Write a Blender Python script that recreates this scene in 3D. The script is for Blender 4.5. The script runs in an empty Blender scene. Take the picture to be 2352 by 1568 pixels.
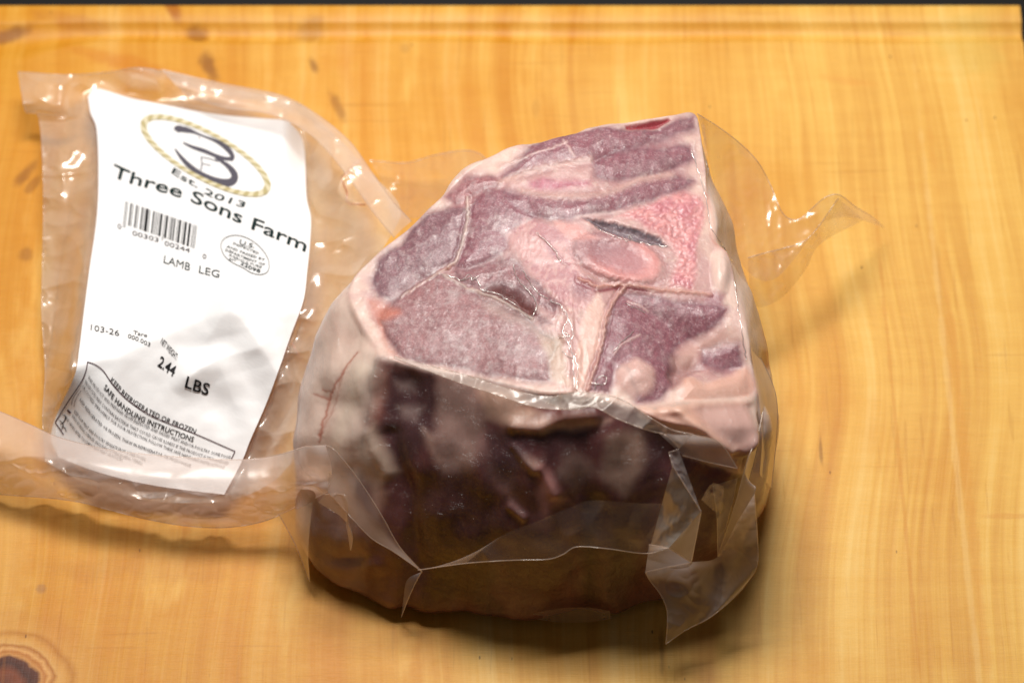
import bpy, math, numpy as np
from mathutils import Vector
from mathutils.bvhtree import BVHTree
R = math.radians
S = 0.01                                   # geometry is thought out in centimetres, built in metres
sc = bpy.context.scene
C = sc.collection

# ---------------------------------------------------------------- camera
PITCH = R(57.0); LENS = 120.0; DIST = 82.5; AIM_Z = 5.0
FPX = LENS/36.0*2352.0                     # focal length in units of the layout grid (2352 x 1568)
cp, sp = math.cos(PITCH), math.sin(PITCH)
CAM = np.array([0.0, -DIST*cp, AIM_Z + DIST*sp])
cd = bpy.data.cameras.new('camera'); cam = bpy.data.objects.new('camera', cd); C.objects.link(cam)
cam.location = Vector(CAM*S); cam.rotation_euler = (math.pi/2-PITCH, 0, 0)
cd.lens = LENS; cd.sensor_width = 36.0; cd.clip_start = 0.01; cd.clip_end = 20
cd.dof.use_dof = True; cd.dof.focus_distance = 0.825; cd.dof.aperture_fstop = 13.0
sc.camera = cam
# ---------------------------------------------------------------- light
w = bpy.data.worlds.new("World"); sc.world = w; w.use_nodes = True
bg = w.node_tree.nodes['Background']; bg.inputs[0].default_value = (0.78, 0.73, 0.74, 1); bg.inputs[1].default_value = 0.07
def area(name, loc, tgt, sx, sy, power, col):
    l = bpy.data.lights.new(name, 'AREA'); l.shape = 'RECTANGLE'; l.size = sx; l.size_y = sy; l.energy = power; l.color = col
    o = bpy.data.objects.new(name, l); C.objects.link(o); o.location = loc
    d = Vector(tgt)-Vector(loc); o.rotation_euler = d.to_track_quat('-Z', 'Y').to_euler(); return o
area('window_light', (-0.02, 0.225, 0.63), (0.0, 0.13, 0.03), 0.30, 0.15, 5.9, (1.0, 0.965, 0.91))
sc.view_settings.view_transform = 'Standard'; sc.view_settings.look = 'None'
sc.view_settings.exposure = 0.0; sc.view_settings.gamma = 1.0

# ---------------------------------------------------------------- numeric helpers
def unproj(x, y, z):
    """layout point + height above the board (cm) -> world point (cm)"""
    x = np.asarray(x, float); y = np.asarray(y, float); z = np.asarray(z, float)
    a = (x-1176.0)/FPX; b = -(y-784.0)/FPX
    dx = a; dy = cp + b*sp; dz = -sp + b*cp
    t = (z-CAM[2])/dz
    return np.stack([CAM[0]+dx*t, CAM[1]+dy*t, CAM[2]+dz*t], -1)
def proj(P):
    d = P-CAM
    depth = d[..., 1]*cp - d[..., 2]*sp
    up = d[..., 1]*sp + d[..., 2]*cp
    return 1176.0+FPX*d[..., 0]/depth, 784.0-FPX*up/depth
def G(x0, y0, k):
    return lambda *p: np.array([[x0+k*a, y0+k*b] for a, b in p], float)
Z1 = G(0, 112.9, .348); Z2 = G(0, 658.6, .3719); Z6 = G(1176, 799.7, .4501); Z5 = G(611.5, 799.7, .45); ZB = G(752.6, 235.2, .5101)
def D(*p): return np.array(p, float)
def srgb(r, g, b):
    c = np.array([r, g, b])/255.0
    return np.where(c <= .04045, c/12.92, ((c+.055)/1.055)**2.4)
def sstep(a, b, x):
    t = np.clip((x-a)/(b-a), 0, 1); return t*t*(3-2*t)
rng = np.random.RandomState(7)
PERM = rng.permutation(256); PERM = np.concatenate([PERM, PERM, PERM])
GR = rng.normal(size=(256, 3)); GR /= np.linalg.norm(GR, axis=1)[:, None]
def perlin(x, y, z=0.0):
    x, y, z = np.broadcast_arrays(np.asarray(x, float), y, z)
    xi = np.floor(x).astype(int); yi = np.floor(y).astype(int); zi = np.floor(z).astype(int)
    xf = x-xi; yf = y-yi; zf = z-zi
    f = lambda t: t*t*t*(t*(t*6-15)+10)
    u, v, w_ = f(xf), f(yf), f(zf)
    xi &= 255; yi &= 255; zi &= 255
    def g(i, j, k):
        h = PERM[PERM[PERM[(xi+i) & 255]+((yi+j) & 255)]+((zi+k) & 255)] & 255
        gg = GR[h]; return gg[..., 0]*(xf-i)+gg[..., 1]*(yf-j)+gg[..., 2]*(zf-k)
    L = lambda a, b, t: a+(b-a)*t
    return L(L(L(g(0,0,0), g(1,0,0), u), L(g(0,1,0), g(1,1,0), u), v),
             L(L(g(0,0,1), g(1,0,1), u), L(g(0,1,1), g(1,1,1), u), v), w_)*1.5
def fbm(x, y, z=0.0, o=4, gain=.5):
    s = 0; a = 1
    for i in range(o): s = s+a*perlin(x*2**i+i*17.3, y*2**i+i*9.1, z*2**i if np.any(z) else i*3.7); a *= gain
    return s
def ridge(x, y, z=0.0): return 1-np.abs(perlin(x, y, z))*2
def inside_sd(x, y, poly):
    """signed distance to a polygon, positive inside"""
    d = np.full(x.shape, 1e18); ins = np.zeros(x.shape, bool); n = len(poly)
    for i in range(n):
        ax, ay = poly[i]; bx, by = poly[(i+1) % n]
        ex, ey = bx-ax, by-ay; wx, wy = x-ax, y-ay
        t = np.clip((wx*ex+wy*ey)/(ex*ex+ey*ey+1e-9), 0, 1)
        d = np.minimum(d, (wx-ex*t)**2+(wy-ey*t)**2)
        c = ((ay > y) != (by > y))
        with np.errstate(divide='ignore', invalid='ignore'):
            ins ^= c & (x < (bx-ax)*(y-ay)/(by-ay if by != ay else 1e-9)+ax)
    return np.where(ins, 1, -1)*np.sqrt(d)
def line_d(x, y, pl):
    d = np.full(x.shape, 1e18)
    for i in range(len(pl)-1):
        ax, ay = pl[i]; bx, by = pl[i+1]; ex, ey = bx-ax, by-ay; wx, wy = x-ax, y-ay
        t = np.clip((wx*ex+wy*ey)/(ex*ex+ey*ey+1e-9), 0, 1)
        d = np.minimum(d, (wx-ex*t)**2+(wy-ey*t)**2)
    return np.sqrt(d)
def spline(pts, n, closed=False):
    """Catmull-Rom through pts, n samples evenly spaced along the curve"""
    P = np.asarray(pts, float); k = len(P)
    if k == 2 and not closed:
        t = np.linspace(0, 1, n)[:, None]; return P[0]*(1-t)+P[1]*t
    if closed: Q = np.concatenate([P[-1:], P, P[:2]]); seg = k
    else: Q = np.concatenate([2*P[:1]-P[1:2], P, 2*P[-1:]-P[-2:-1]]); seg = k-1
    out = []
    m = 24
    for i in range(seg):
        p0, p1, p2, p3 = Q[i:i+4]
        # centripetal-like tension keeps corners tight
        t = np.linspace(0, 1, m, endpoint=False)[:, None]
        out.append(.5*((2*p1)+(-p0+p2)*t*.92+(2*p0-5*p1+4*p2-p3)*t*t+(-p0+3*p1-3*p2+p3)*t**3)+.04*(p2-p0)*t)
    out = np.concatenate(out+[P[:1] if closed else P[-1:]])
    L = np.concatenate([[0], np.cumsum(np.linalg.norm(np.diff(out[:, :2], axis=0), axis=1)+1e-9)])
    s = np.linspace(0, L[-1], n+1 if closed else n)
    if closed: s = s[:-1]
    return np.stack([np.interp(s, L, out[:, j]) for j in range(out.shape[1])], -1)

# ---------------------------------------------------------------- object helpers
def make(name, V, F, mat=None, parent=None, col=None, nor=None, smooth=True, mats=None, midx=None):
    V = np.asarray(V, float).reshape(-1, 3)*S; F = np.asarray(F, np.int32)
    me = bpy.data.meshes.new(name)
    me.vertices.add(len(V)); me.vertices.foreach_set('co', V.astype(np.float32).ravel())
    k = F.shape[1]
    me.loops.add(F.size); me.loops.foreach_set('vertex_index', F.ravel())
    me.polygons.add(len(F)); me.polygons.foreach_set('loop_start', np.arange(0, F.size, k, dtype=np.int32))
    if midx is not None: me.polygons.foreach_set('material_index', np.asarray(midx, np.int32))
    me.update(calc_edges=True); me.validate()
    me.polygons.foreach_set('use_smooth', np.full(len(me.polygons), smooth)); me.update()
    if col is not None:
        a = me.color_attributes.new('Col', 'FLOAT_COLOR', 'POINT')
        c = np.ones((len(V), 4), np.float32); c[:, :col.shape[1]] = col; a.data.foreach_set('color', c.ravel())
    if nor is not None: me.normals_split_custom_set_from_vertices(nor.astype(float).tolist())
    for m in (mats or ([mat] if mat else [])): me.materials.append(m)
    o = bpy.data.objects.new(name, me); C.objects.link(o)
    if parent: o.parent = parent
    return o
def gridfaces(nr, nc, closed=False, flip=False):
    i = np.arange(nr-1)[:, None]; j = np.arange(nc if closed else nc-1)[None, :]; j2 = (j+1) % nc
    a = i*nc+j; b = i*nc+j2; c = (i+1)*nc+j2; d = (i+1)*nc+j
    a, b, c, d = [np.broadcast_to(q, (nr-1, j.shape[1])).ravel() for q in (a, b, c, d)]
    return np.stack([a, d, c, b] if flip else [a, b, c, d], -1)
def thing(name, label, cat, loc=(0, 0, 0), group=None):
    o = bpy.data.objects.new(name, None); C.objects.link(o); o.location = Vector(loc)*S
    o['label'] = label; o['category'] = cat; o.empty_display_size = .02
    if group: o['group'] = group
    return o

# ---------------------------------------------------------------- materials
class NT:
    def __init__(s, name):
        s.m = bpy.data.materials.new(name); s.m.use_nodes = True; s.t = s.m.node_tree; s.t.nodes.clear()
    def n(s, typ, ins=None, **kw):
        q = s.t.nodes.new(typ)
        for k, v in kw.items(): setattr(q, k, v)
        for k, v in (ins or {}).items():
            if hasattr(v, 'is_output') or isinstance(v, bpy.types.NodeSocket): s.t.links.new(v, q.inputs[k])
            else: q.inputs[k].default_value = v
        return q
    def math(s, op, a, b=0.0, c=0.0, clamp=False):
        q = s.n('ShaderNodeMath', {0: a, 1: b, 2: c}, operation=op, use_clamp=clamp); return q.outputs[0]
    def mix(s, f, a, b, bt='MIX'):
        q = s.n('ShaderNodeMix', {0: f, 6: a, 7: b}, data_type='RGBA', blend_type=bt); return q.outputs[2]
    def out(s, sh): s.n('ShaderNodeOutputMaterial', {'Surface': sh}); return s.m
def lin(r, g, b): return tuple(float(v) for v in srgb(r, g, b))+(1.0,)

SSS = .45
def meat_material(name='frozen_meat', wet=.5):
    t = NT(name); pos = t.n('ShaderNodeNewGeometry').outputs['Position']
    cm = t.n('ShaderNodeVectorMath', {0: pos, 3: 100.0}, operation='SCALE').outputs[0]
    vc = t.n('ShaderNodeVertexColor', layer_name='Col'); col = vc.outputs[0]; gr = vc.outputs['Alpha']
    n1 = t.n('ShaderNodeTexNoise', {'Vector': cm, 'Scale': 6.0, 'Detail': 5.0, 'Roughness': .7}).outputs['Fac']
    n2 = t.n('ShaderNodeTexNoise', {'Vector': cm, 'Scale': 22.0, 'Detail': 3.0, 'Roughness': .75}).outputs['Fac']
    v = t.math('ADD', t.math('MULTIPLY', t.math('SUBTRACT', n1, .5), .30), t.math('MULTIPLY', t.math('SUBTRACT', n2, .5), .5))
    v = t.math('ADD', t.math('MULTIPLY', v, gr), 1.0)
    hsv = t.n('ShaderNodeHueSaturation', {'Value': v, 'Color': col}).outputs[0]
    # frost: pale, fine, only where the flesh is
    fz = t.n('ShaderNodeMapRange', {0: t.math('ADD', t.math('MULTIPLY', n1, .45), t.math('MULTIPLY', n2, .55)), 1: .50, 2: .72, 3: 0.0, 4: .5}).outputs[0]
    hsv = t.mix(t.math('MULTIPLY', fz, gr), hsv, lin(216, 190, 192))
    b1 = t.n('ShaderNodeBump', {'Strength': .25, 'Distance': .0004, 'Height': t.math('MULTIPLY', n1, gr)}).outputs[0]
    d = t.n('ShaderNodeTexNoise', {'Vector': cm, 'Scale': 1.2, 'Detail': 2.0}).outputs['Color']
    wv = t.n('ShaderNodeVectorMath', {0: cm, 1: t.n('ShaderNodeVectorMath', {0: d, 3: 2.0}, operation='SCALE').outputs[0]}, operation='ADD').outputs[0]
    c1 = t.n('ShaderNodeTexNoise', {'Vector': wv, 'Scale': 1.1, 'Detail': 6.0, 'Roughness': .60, 'Distortion': .8}).outputs['Fac']
    c3 = t.n('ShaderNodeTexNoise', {'Vector': cm, 'Scale': 16.0, 'Detail': 3.0}).outputs['Fac']
    hh = t.math('ADD', c1, t.math('MULTIPLY', c3, .05))
    cb = t.n('ShaderNodeBump', {'Strength': 1.0, 'Distance': .0022, 'Height': hh}).outputs[0]
    p = t.n('ShaderNodeBsdfPrincipled', {'Base Color': hsv, 'Roughness': .42, 'Normal': b1, 'Specular IOR Level': .4,
        'Subsurface Weight': SSS, 'Subsurface Radius': (1.0, .42, .30), 'Subsurface Scale': .0022,
        'Coat Weight': wet, 'Coat Roughness': .19, 'Coat IOR': 1.5, 'Coat Normal': cb})
    p.subsurface_method = 'BURLEY'
    return t.out(p.outputs[0])

def film_material(name, haze=.14, tint=(236, 214, 200), rough=.09, bump=.5, scale=1.6, edge=.35, trans=.55, clear=(.98, .97, .96), spec=.9):
    t = NT(name); pos = t.n('ShaderNodeNewGeometry').outputs['Position']
    cm = t.n('ShaderNodeVectorMath', {0: pos, 3: 100.0}, operation='SCALE').outputs[0]
    n1 = t.n('ShaderNodeTexNoise', {'Vector': cm, 'Scale': scale*.6, 'Detail': 1.5, 'Roughness': .4, 'Distortion': .5}).outputs['Fac']
    n2 = t.n('ShaderNodeTexNoise', {'Vector': cm, 'Scale': 5.0, 'Detail': 3.0}).outputs['Fac']
    n3 = t.n('ShaderNodeTexNoise', {'Vector': cm, 'Scale': 1.3, 'Detail': 3.0}).outputs['Fac']
    bp = t.n('ShaderNodeBump', {'Strength': bump, 'Distance': .0025, 'Height': t.math('ADD', n1, t.math('MULTIPLY', n2, .02))}).outputs[0]
    lw = t.n('ShaderNodeLayerWeight', {'Blend': .5, 'Normal': bp}).outputs['Facing']
    fac = t.math('ADD', haze, t.math('MULTIPLY', t.math('POWER', lw, 2.0), edge), clamp=True)
    fac = t.math('MULTIPLY', fac, t.math('ADD', t.math('MULTIPLY', n3, .8), .6), clamp=True)
    tr = t.n('ShaderNodeBsdfTransparent', {'Color': clear+(1.0,)}).outputs[0]
    df = t.n('ShaderNodeBsdfDiffuse', {'Color': lin(*tint)}).outputs[0]
    tl = t.n('ShaderNodeBsdfTranslucent', {'Color': lin(*tint)}).outputs[0]
    mk = t.n('ShaderNodeMixShader', {0: trans, 1: df, 2: tl}).outputs[0]
    a = t.n('ShaderNodeMixShader', {0: fac, 1: tr, 2: mk}).outputs[0]
    gl = t.n('ShaderNodeBsdfGlossy', {'Color': (1, .98, .95, 1), 'Roughness': rough, 'Normal': bp}).outputs[0]
    g2 = t.n('ShaderNodeBsdfGlossy', {'Color': (1, .97, .94, 1), 'Roughness': .34, 'Normal': bp}).outputs[0]
    gl = t.n('ShaderNodeMixShader', {0: .55, 1: gl, 2: g2}).outputs[0]
    fr = t.math('ADD', .14*spec, t.math('MULTIPLY', t.math('POWER', lw, 5.0), .75), clamp=True)
    return t.out(t.n('ShaderNodeMixShader', {0: fr, 1: a, 2: gl}).outputs[0])

def plain(name, c, rough=.5, spec=.3, coat=0.0):
    t = NT(name); p = t.n('ShaderNodeBsdfPrincipled', {'Base Color': lin(*c), 'Roughness': rough, 'Specular IOR Level': spec, 'Coat Weight': coat, 'Coat Roughness': .2})
    return t.out(p.outputs[0])

def wood_material():
    t = NT('poplar_wood'); pos = t.n('ShaderNodeNewGeometry').outputs['Position']
    cm = t.n('ShaderNodeVectorMath', {0: pos, 3: 100.0}, operation='SCALE').outputs[0]
    def mapped(sx, sy, rot=0.0, off=(0, 0, 0)):
        return t.n('ShaderNodeMapping', {'Vector': cm, 'Scale': (sx, sy, .3), 'Rotation': (0, 0, rot), 'Location': off}).outputs[0]
    # the grain bends slowly
    warp = t.n('ShaderNodeTexNoise', {'Vector': mapped(.05, .07), 'Scale': 1.0, 'Detail': 1.0}).outputs['Color']
    sv = t.n('ShaderNodeVectorMath', {0: warp, 1: (.5, .5, .5)}, operation='SUBTRACT').outputs[0]
    wv = t.n('ShaderNodeVectorMath', {0: sv, 3: 4.0}, operation='SCALE').outputs[0]
    def g(sx, sy, det, off=(0, 0, 0), r=.55, rot=0.03):
        base = t.n('ShaderNodeVectorMath', {0: cm, 1: wv}, operation='ADD').outputs[0]
        mp = t.n('ShaderNodeMapping', {'Vector': base, 'Scale': (sx, sy, .3), 'Rotation': (0, 0, rot), 'Location': off}).outputs[0]
        return t.n('ShaderNodeTexNoise', {'Vector': mp, 'Scale': 1.0, 'Detail': det, 'Roughness': r}).outputs['Fac']
    wide = g(.42, .035, 2.0); mid = g(1.6, .05, 3.0, (3, 1, 0)); fine = g(7.0, .16, 3.0, (9, 2, 0), .6)
    blot = t.n('ShaderNodeTexNoise', {'Vector': mapped(.22, .16, .3), 'Scale': 1.0, 'Detail': 3.0}).outputs['Fac']
    fig = t.n('ShaderNodeTexNoise', {'Vector': mapped(.35, 2.6, .05), 'Scale': 1.0, 'Detail': 3.0, 'Roughness': .6}).outputs['Fac']
    tiny = t.n('ShaderNodeTexNoise', {'Vector': mapped(2.2, 34.0), 'Scale': 1.0, 'Detail': 2.0}).outputs['Fac']
    grit = t.n('ShaderNodeTexNoise', {'Vector': cm, 'Scale': 22.0, 'Detail': 2.0}).outputs['Fac']
    f = t.math('ADD', t.math('MULTIPLY', wide, .55), t.math('MULTIPLY', mid, .45))
    f = t.math('ADD', f, t.math('MULTIPLY', t.math('SUBTRACT', fine, .5), .30))
    f = t.math('ADD', f, t.math('MULTIPLY', t.math('SUBTRACT', fig, .5), .12))
    ramp = t.n('ShaderNodeValToRGB', {'Fac': f}); cr = ramp.color_ramp
    cr.elements[0].position = .33; cr.elements[0].color = lin(198, 132, 56)
    cr.elements[1].position = .68; cr.elements[1].color = lin(243, 204, 128)
    e = cr.elements.new(.45); e.color = lin(216, 158, 76)
    e = cr.elements.new(.55); e.color = lin(231, 180, 94)
    col = ramp.outputs[0]
    # amber heart on the left, paler sapwood on the right
    sx = t.n('ShaderNodeSeparateXYZ', {0: cm})
    side = t.math('ADD', t.math('MULTIPLY', sx.outputs[0], .06), t.math('MULTIPLY', t.math('SUBTRACT', blot, .5), 3.2))
    side = t.n('ShaderNodeMapRange', {0: side, 1: -.6, 2: .75, 3: 0.0, 4: 1.0}, interpolation_type='SMOOTHSTEP').outputs[0]
    col = t.mix(side, t.mix(.55, col, lin(206, 136, 50)), t.mix(.22, col, lin(240, 198, 120)))
    # streaky heartwood figure on the left side, leaning
    st = t.n('ShaderNodeTexNoise', {'Vector': mapped(.5, .14, -.45), 'Scale': 1.0, 'Detail': 4.0, 'Roughness': .6}).outputs['Fac']
    stf = t.n('ShaderNodeMapRange', {0: st, 1: .5, 2: .72, 3: 0.0, 4: .6}, interpolation_type='SMOOTHSTEP').outputs[0]
    stf = t.math('MULTIPLY', stf, t.math('SUBTRACT', 1.0, side, clamp=True))
    col = t.mix(stf, col, lin(208, 132, 58))
    lt = t.n('ShaderNodeMapRange', {0: st, 1: .46, 2: .3, 3: 0.0, 4: .55}, interpolation_type='SMOOTHSTEP').outputs[0]
    lt = t.math('MULTIPLY', lt, t.math('SUBTRACT', 1.0, side, clamp=True))
    col = t.mix(lt, col, lin(244, 200, 116))
    # named marks: (layout x, y, half width, half height (cm), lean, strength, colour)
    def mark(col, x, y, a, b, rot, k, c, soft=.6, wob=.9):
        P = unproj(x, y, 0.0); a *= 1.45; b *= 1.35; k *= .85
        q = t.n('ShaderNodeMapping', {'Vector': cm, 'Location': (-P[0], -P[1], 0)}, vector_type='POINT').outputs[0]
        q = t.n('ShaderNodeMapping', {'Vector': q, 'Rotation': (0, 0, rot)}).outputs[0]
        q = t.n('ShaderNodeMapping', {'Vector': q, 'Scale': (1/a, 1/b, 0)}).outputs[0]
        ln = t.n('ShaderNodeVectorMath', {0: q}, operation='LENGTH').outputs['Value']
        ln = t.math('ADD', ln, t.math('MULTIPLY', t.math('SUBTRACT', fig2, .5), wob*2))
        m = t.n('ShaderNodeMapRange', {0: ln, 1: 1.0+soft*.5, 2: 1.0-soft, 3: 0.0, 4: k}, interpolation_type='SMOOTHSTEP').outputs[0]
        return t.mix(m, col, lin(*c))
    fig2 = t.n('ShaderNodeTexNoise', {'Vector': cm, 'Scale': 1.5, 'Detail': 3.0}).outputs['Fac']
    B = (120, 66, 30)
    for a in [(480, 150, .16, .42, -.25, .8, B), (455, 78, .20, .30, -.9, .7, (130, 74, 34)), (720, 150, .10, .22, -.3, .7, B),
              (775, 245, .11, .34, -.4, .55, B), (715, 62, .3, .35, -.4, .5, (150, 92, 44)), (400, 25, .14, .35, -.4, .75, (150, 66, 24)),
              (20, 75, .45, .16, -.35, .75, (110, 52, 22)), (62, 395, .12, .38, .5, .65, B), (75, 425, .1, .3, .5, .5, B), (60, 580, .14, .22, 0, .5, B),
              (285, 145, 1.1, .22, .3, .5, (196, 112, 44)), (165, 48, .8, .2, .2, .35, (170, 100, 60)), (930, 110, .12, .14, 0, .25, B),
              (1950, 187, .5, .12, .2, .3, (224, 150, 80)), (2230, 100, .8, 1.0, 0, .28, (190, 170, 92)), (1230, 250, .08, .3, 0, .3, (170, 120, 60)),
              
              (95, 1350, .09, .09, 0, .4, (110, 80, 80)),
              (10, 1180, .55, 4.0, .02, .6, (228, 176, 100)),
              (2200, 1100, .06, 9.0, -.02, .3, (250, 216, 150)), (2222, 1100, .10, 9.0, -.02, .4, (214, 146, 70)), (2060, 1000, .04, 8.0, -.02, .5, (204, 136, 64)),
              (1830, 900, .16, 10.0, 0, .35, (206, 142, 60)), (1885, 1030, .035, .3, 0, .7, (130, 90, 40)), (1520, 1500, .05, .5, 0, .5, (120, 70, 30)),
              (2330, 1185, .7, .06, 0, .5, (214, 150, 80)), (370, 1300, 2.0, .35, 0, .25, (160, 96, 36))]:  # the last, wide brown mark is the pouch's cast shadow painted on the wood
        col = mark(col, *a)
    # sawn knot in the near left corner, with rings of grain bending round it
    P = unproj(14, 1562, 0.0)
    q = t.n('ShaderNodeMapping', {'Vector': cm, 'Location': (-P[0], -P[1], 0)}).outputs[0]
    q = t.n('ShaderNodeMapping', {'Vector': q, 'Scale': (1/.85, 1/.70, 0), 'Rotation': (0, 0, .15)}).outputs[0]
    kl = t.n('ShaderNodeVectorMath', {0: q}, operation='LENGTH').outputs['Value']
    kl = t.math('ADD', kl, t.math('MULTIPLY', t.math('SUBTRACT', fig2, .5), .5))
    kr = t.n('ShaderNodeValToRGB', {'Fac': t.math('DIVIDE', kl, 4.0)}); e = kr.color_ramp.elements
    e[0].position = 0; e[0].color = lin(104, 52, 28); e[1].position = 1.0; e[1].color = lin(200, 140, 70)[:3]+(0,)
    for ps, c_, al in ((.10, (128, 66, 38), 1), (.16, (74, 34, 18), 1), (.215, (92, 44, 24), 1), (.245, (206, 146, 86), 1), (.27, (186, 118, 62), .9), (.295, (226, 170, 108), .9), (.33, (170, 104, 50), .8), (.36, (222, 172, 108), .7),
                       (.42, (216, 160, 94), .5), (.47, (176, 112, 52), .6), (.52, (214, 158, 92), .4), (.66, (200, 136, 70), .3), (.75, (206, 150, 80), .0)):
        q_ = e.new(ps); q_.color = lin(*c_)[:3]+(al,)
    col = t.mix(kr.outputs[1], col, kr.outputs[0])
    # pores
    pv = t.n('ShaderNodeTexVoronoi', {'Vector': mapped(2.6, 1.1), 'Scale': 1.0, 'Randomness': 1.0})
    pm = t.n('ShaderNodeMapRange', {0: pv.outputs['Distance'], 1: .075, 2: .035, 3: 0.0, 4: 1.0}).outputs[0]
    pr = t.n('ShaderNodeMapRange', {0: t.n('ShaderNodeSeparateColor', {0: pv.outputs['Color']}).outputs[0], 1: .82, 2: .88, 3: 0.0, 4: .75}).outputs[0]
    col = t.mix(t.math('MULTIPLY', pm, pr), col, lin(110, 70, 34))
    # knife scratches
    for (sx_, sy_, ro, th) in ((.22, 5.0, .03, .70), (6.0, .30, -.06, .69), (6.0, .34, .16, .70)):
        q = t.n('ShaderNodeTexNoise', {'Vector': mapped(sx_, sy_, ro), 'Scale': 1.0, 'Detail': 1.0}).outputs['Fac']
        m = t.n('ShaderNodeMapRange', {0: q, 1: th, 2: th+.04, 3: 0.0, 4: .18}).outputs[0]
        col = t.mix(m, col, lin(168, 104, 40))
    v = t.math('ADD', t.math('MULTIPLY', t.math('SUBTRACT', tiny, .5), .16), t.math('MULTIPLY', t.math('SUBTRACT', grit, .5), .12))
    v = t.math('ADD', v, .93)
    col = t.n('ShaderNodeHueSaturation', {'Value': v, 'Color': col, 'Saturation': 1.05}).outputs[0]
    bp = t.n('ShaderNodeBump', {'Strength': .25, 'Distance': .0003, 'Height': t.math('ADD', tiny, fine)}).outputs[0]
    p = t.n('ShaderNodeBsdfPrincipled', {'Base Color': col, 'Roughness': .48, 'Specular IOR Level': .28, 'Normal': bp})
    return t.out(p.outputs[0])

# ---------------------------------------------------------------- setting: dark table below, cutting board on it
dark = plain('dark_table_paint', (22, 20, 18), .6, .2)
V = [(-90, -60, -2.6), (90, -60, -2.6), (90, 150, -2.6), (-90, 150, -2.6)]
tb = make('table_surface', V, [(0, 1, 2, 3)], dark, smooth=False); tb['kind'] = 'structure'
wood = wood_material()
board = thing('cutting_board', 'honey coloured wooden cutting board under the packed meat, with a juice groove', 'cutting board', (0, 0, -2.5))
Yb = unproj(1176, 7, 0.0)[1]; Yg = unproj(1176, 74, 0)[1]
XR = unproj(2349, 160, 0)[0]+.1; XL = -19.0; YF = -13.0
xs = np.linspace(XL, XR, 160)
prof = [(YF+.0, -2.5), (YF, -.3), (YF+.15, 0)]
prof += [(y, 0) for y in np.linspace(YF+1, Yg-1.0, 14)]
gy = np.linspace(-.75, .38, 24)
prof += [(Yg+g_, None) for g_ in gy]
prof += [(Yb-.16, 0), (Yb-.10, -.02), (Yb-.03, -.08), (Yb, -.22), (Yb, -2.5)]
rows = []
for i, (y, z) in enumerate(prof):
    yy = np.full_like(xs, y); zz = np.full_like(xs, z if z is not None else 0.0)
    if z is None:
        g_ = y-Yg
        wob = .45*np.exp(-((xs+14.0)/1.6)**2)+.04*np.sin(xs*.7)      # the groove sags and widens near the left end
        k = np.clip((g_+wob*.6)/(.36+wob*.5), -1, 1)
        zz = -.20*(1-k*k)*(.8+.2*sstep(-1, 0, k))
    rows.append(np.stack([xs, yy, zz], -1))
PB = np.array(rows); nr, nc = PB.shape[:2]
F = list(map(tuple, gridfaces(nr, nc)))
top = make('board_slab', PB.reshape(-1, 3)-np.array([0, 0, -2.5]), F, wood, board)
# end faces close the slab
for xx, nm in ((0, 'end_face'), (nc-1, 'end_face')):
    e = PB[:, xx]; m = len(e); ctr = np.array([[e[0, 0], y, -2.5] for y in e[:, 1]])
    Ve = np.concatenate([e, ctr])+np.array([0, 0, 2.5]); Fe = [(i, i+1, m+i+1, m+i) for i in range(m-1)]
    make(nm, Ve, Fe, wood, board, smooth=False)

# ---------------------------------------------------------------- the leg of lamb
lamb = thing('lamb_leg', 'thick cut of lamb leg with purple muscle, pink bone and white fat', 'meat', unproj(1250, 1050, 0))
rim_px = ZB((1660,48),(1560,50),(1400,75),(1200,112),(1050,145),(930,185),(800,205),(690,270),(600,335),(500,430),(400,525),(300,610),(200,695),(120,775),
  (85,860),(110,940),(160,1030),(215,1110),(290,1160),(440,1195),(600,1225),(800,1262),(970,1312),(1110,1315),(1250,1345),(1420,1372),(1600,1348),(1780,1340),(1900,1325),(1935,1275),
  (1890,1130),(1860,1000),(1845,850),(1815,700),(1745,625),(1722,520),(1712,400),(1708,300),(1690,180))
rim_z = np.full(len(rim_px), 9.4)
for i, (x, y) in enumerate(rim_px):
    rim_z[i] = 6.3 + .3*math.sin(x*.006) - .4*sstep(900, 650, x) - .5*sstep(1600, 1760, x)*sstep(700, 900, y)
rim3 = np.concatenate([rim_px, rim_z[:, None]], 1)
NC = 1240
rimS = spline(rim3, NC, True); RIM = unproj(rimS[:, 0], rimS[:, 1], rimS[:, 2])
bot_px = D((1700,800),(1600,770),(1450,765),(1300,790),(1180,820),(1060,870),(980,930),(900,990),(840,1050),(790,1110),(750,1170),(718,1230),(712,1290),(735,1345),(790,1385),(880,1415),
   (1000,1432),(1150,1438),(1300,1434),(1420,1420),(1520,1392),(1610,1350),(1680,1300),(1722,1240),(1740,1160),(1738,1060),(1728,940),(1716,860))
botS = spline(np.concatenate([bot_px, np.zeros((len(bot_px), 1))], 1), 4000, True); BOT = unproj(botS[:, 0], botS[:, 1], 0*botS[:, 0])
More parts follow.
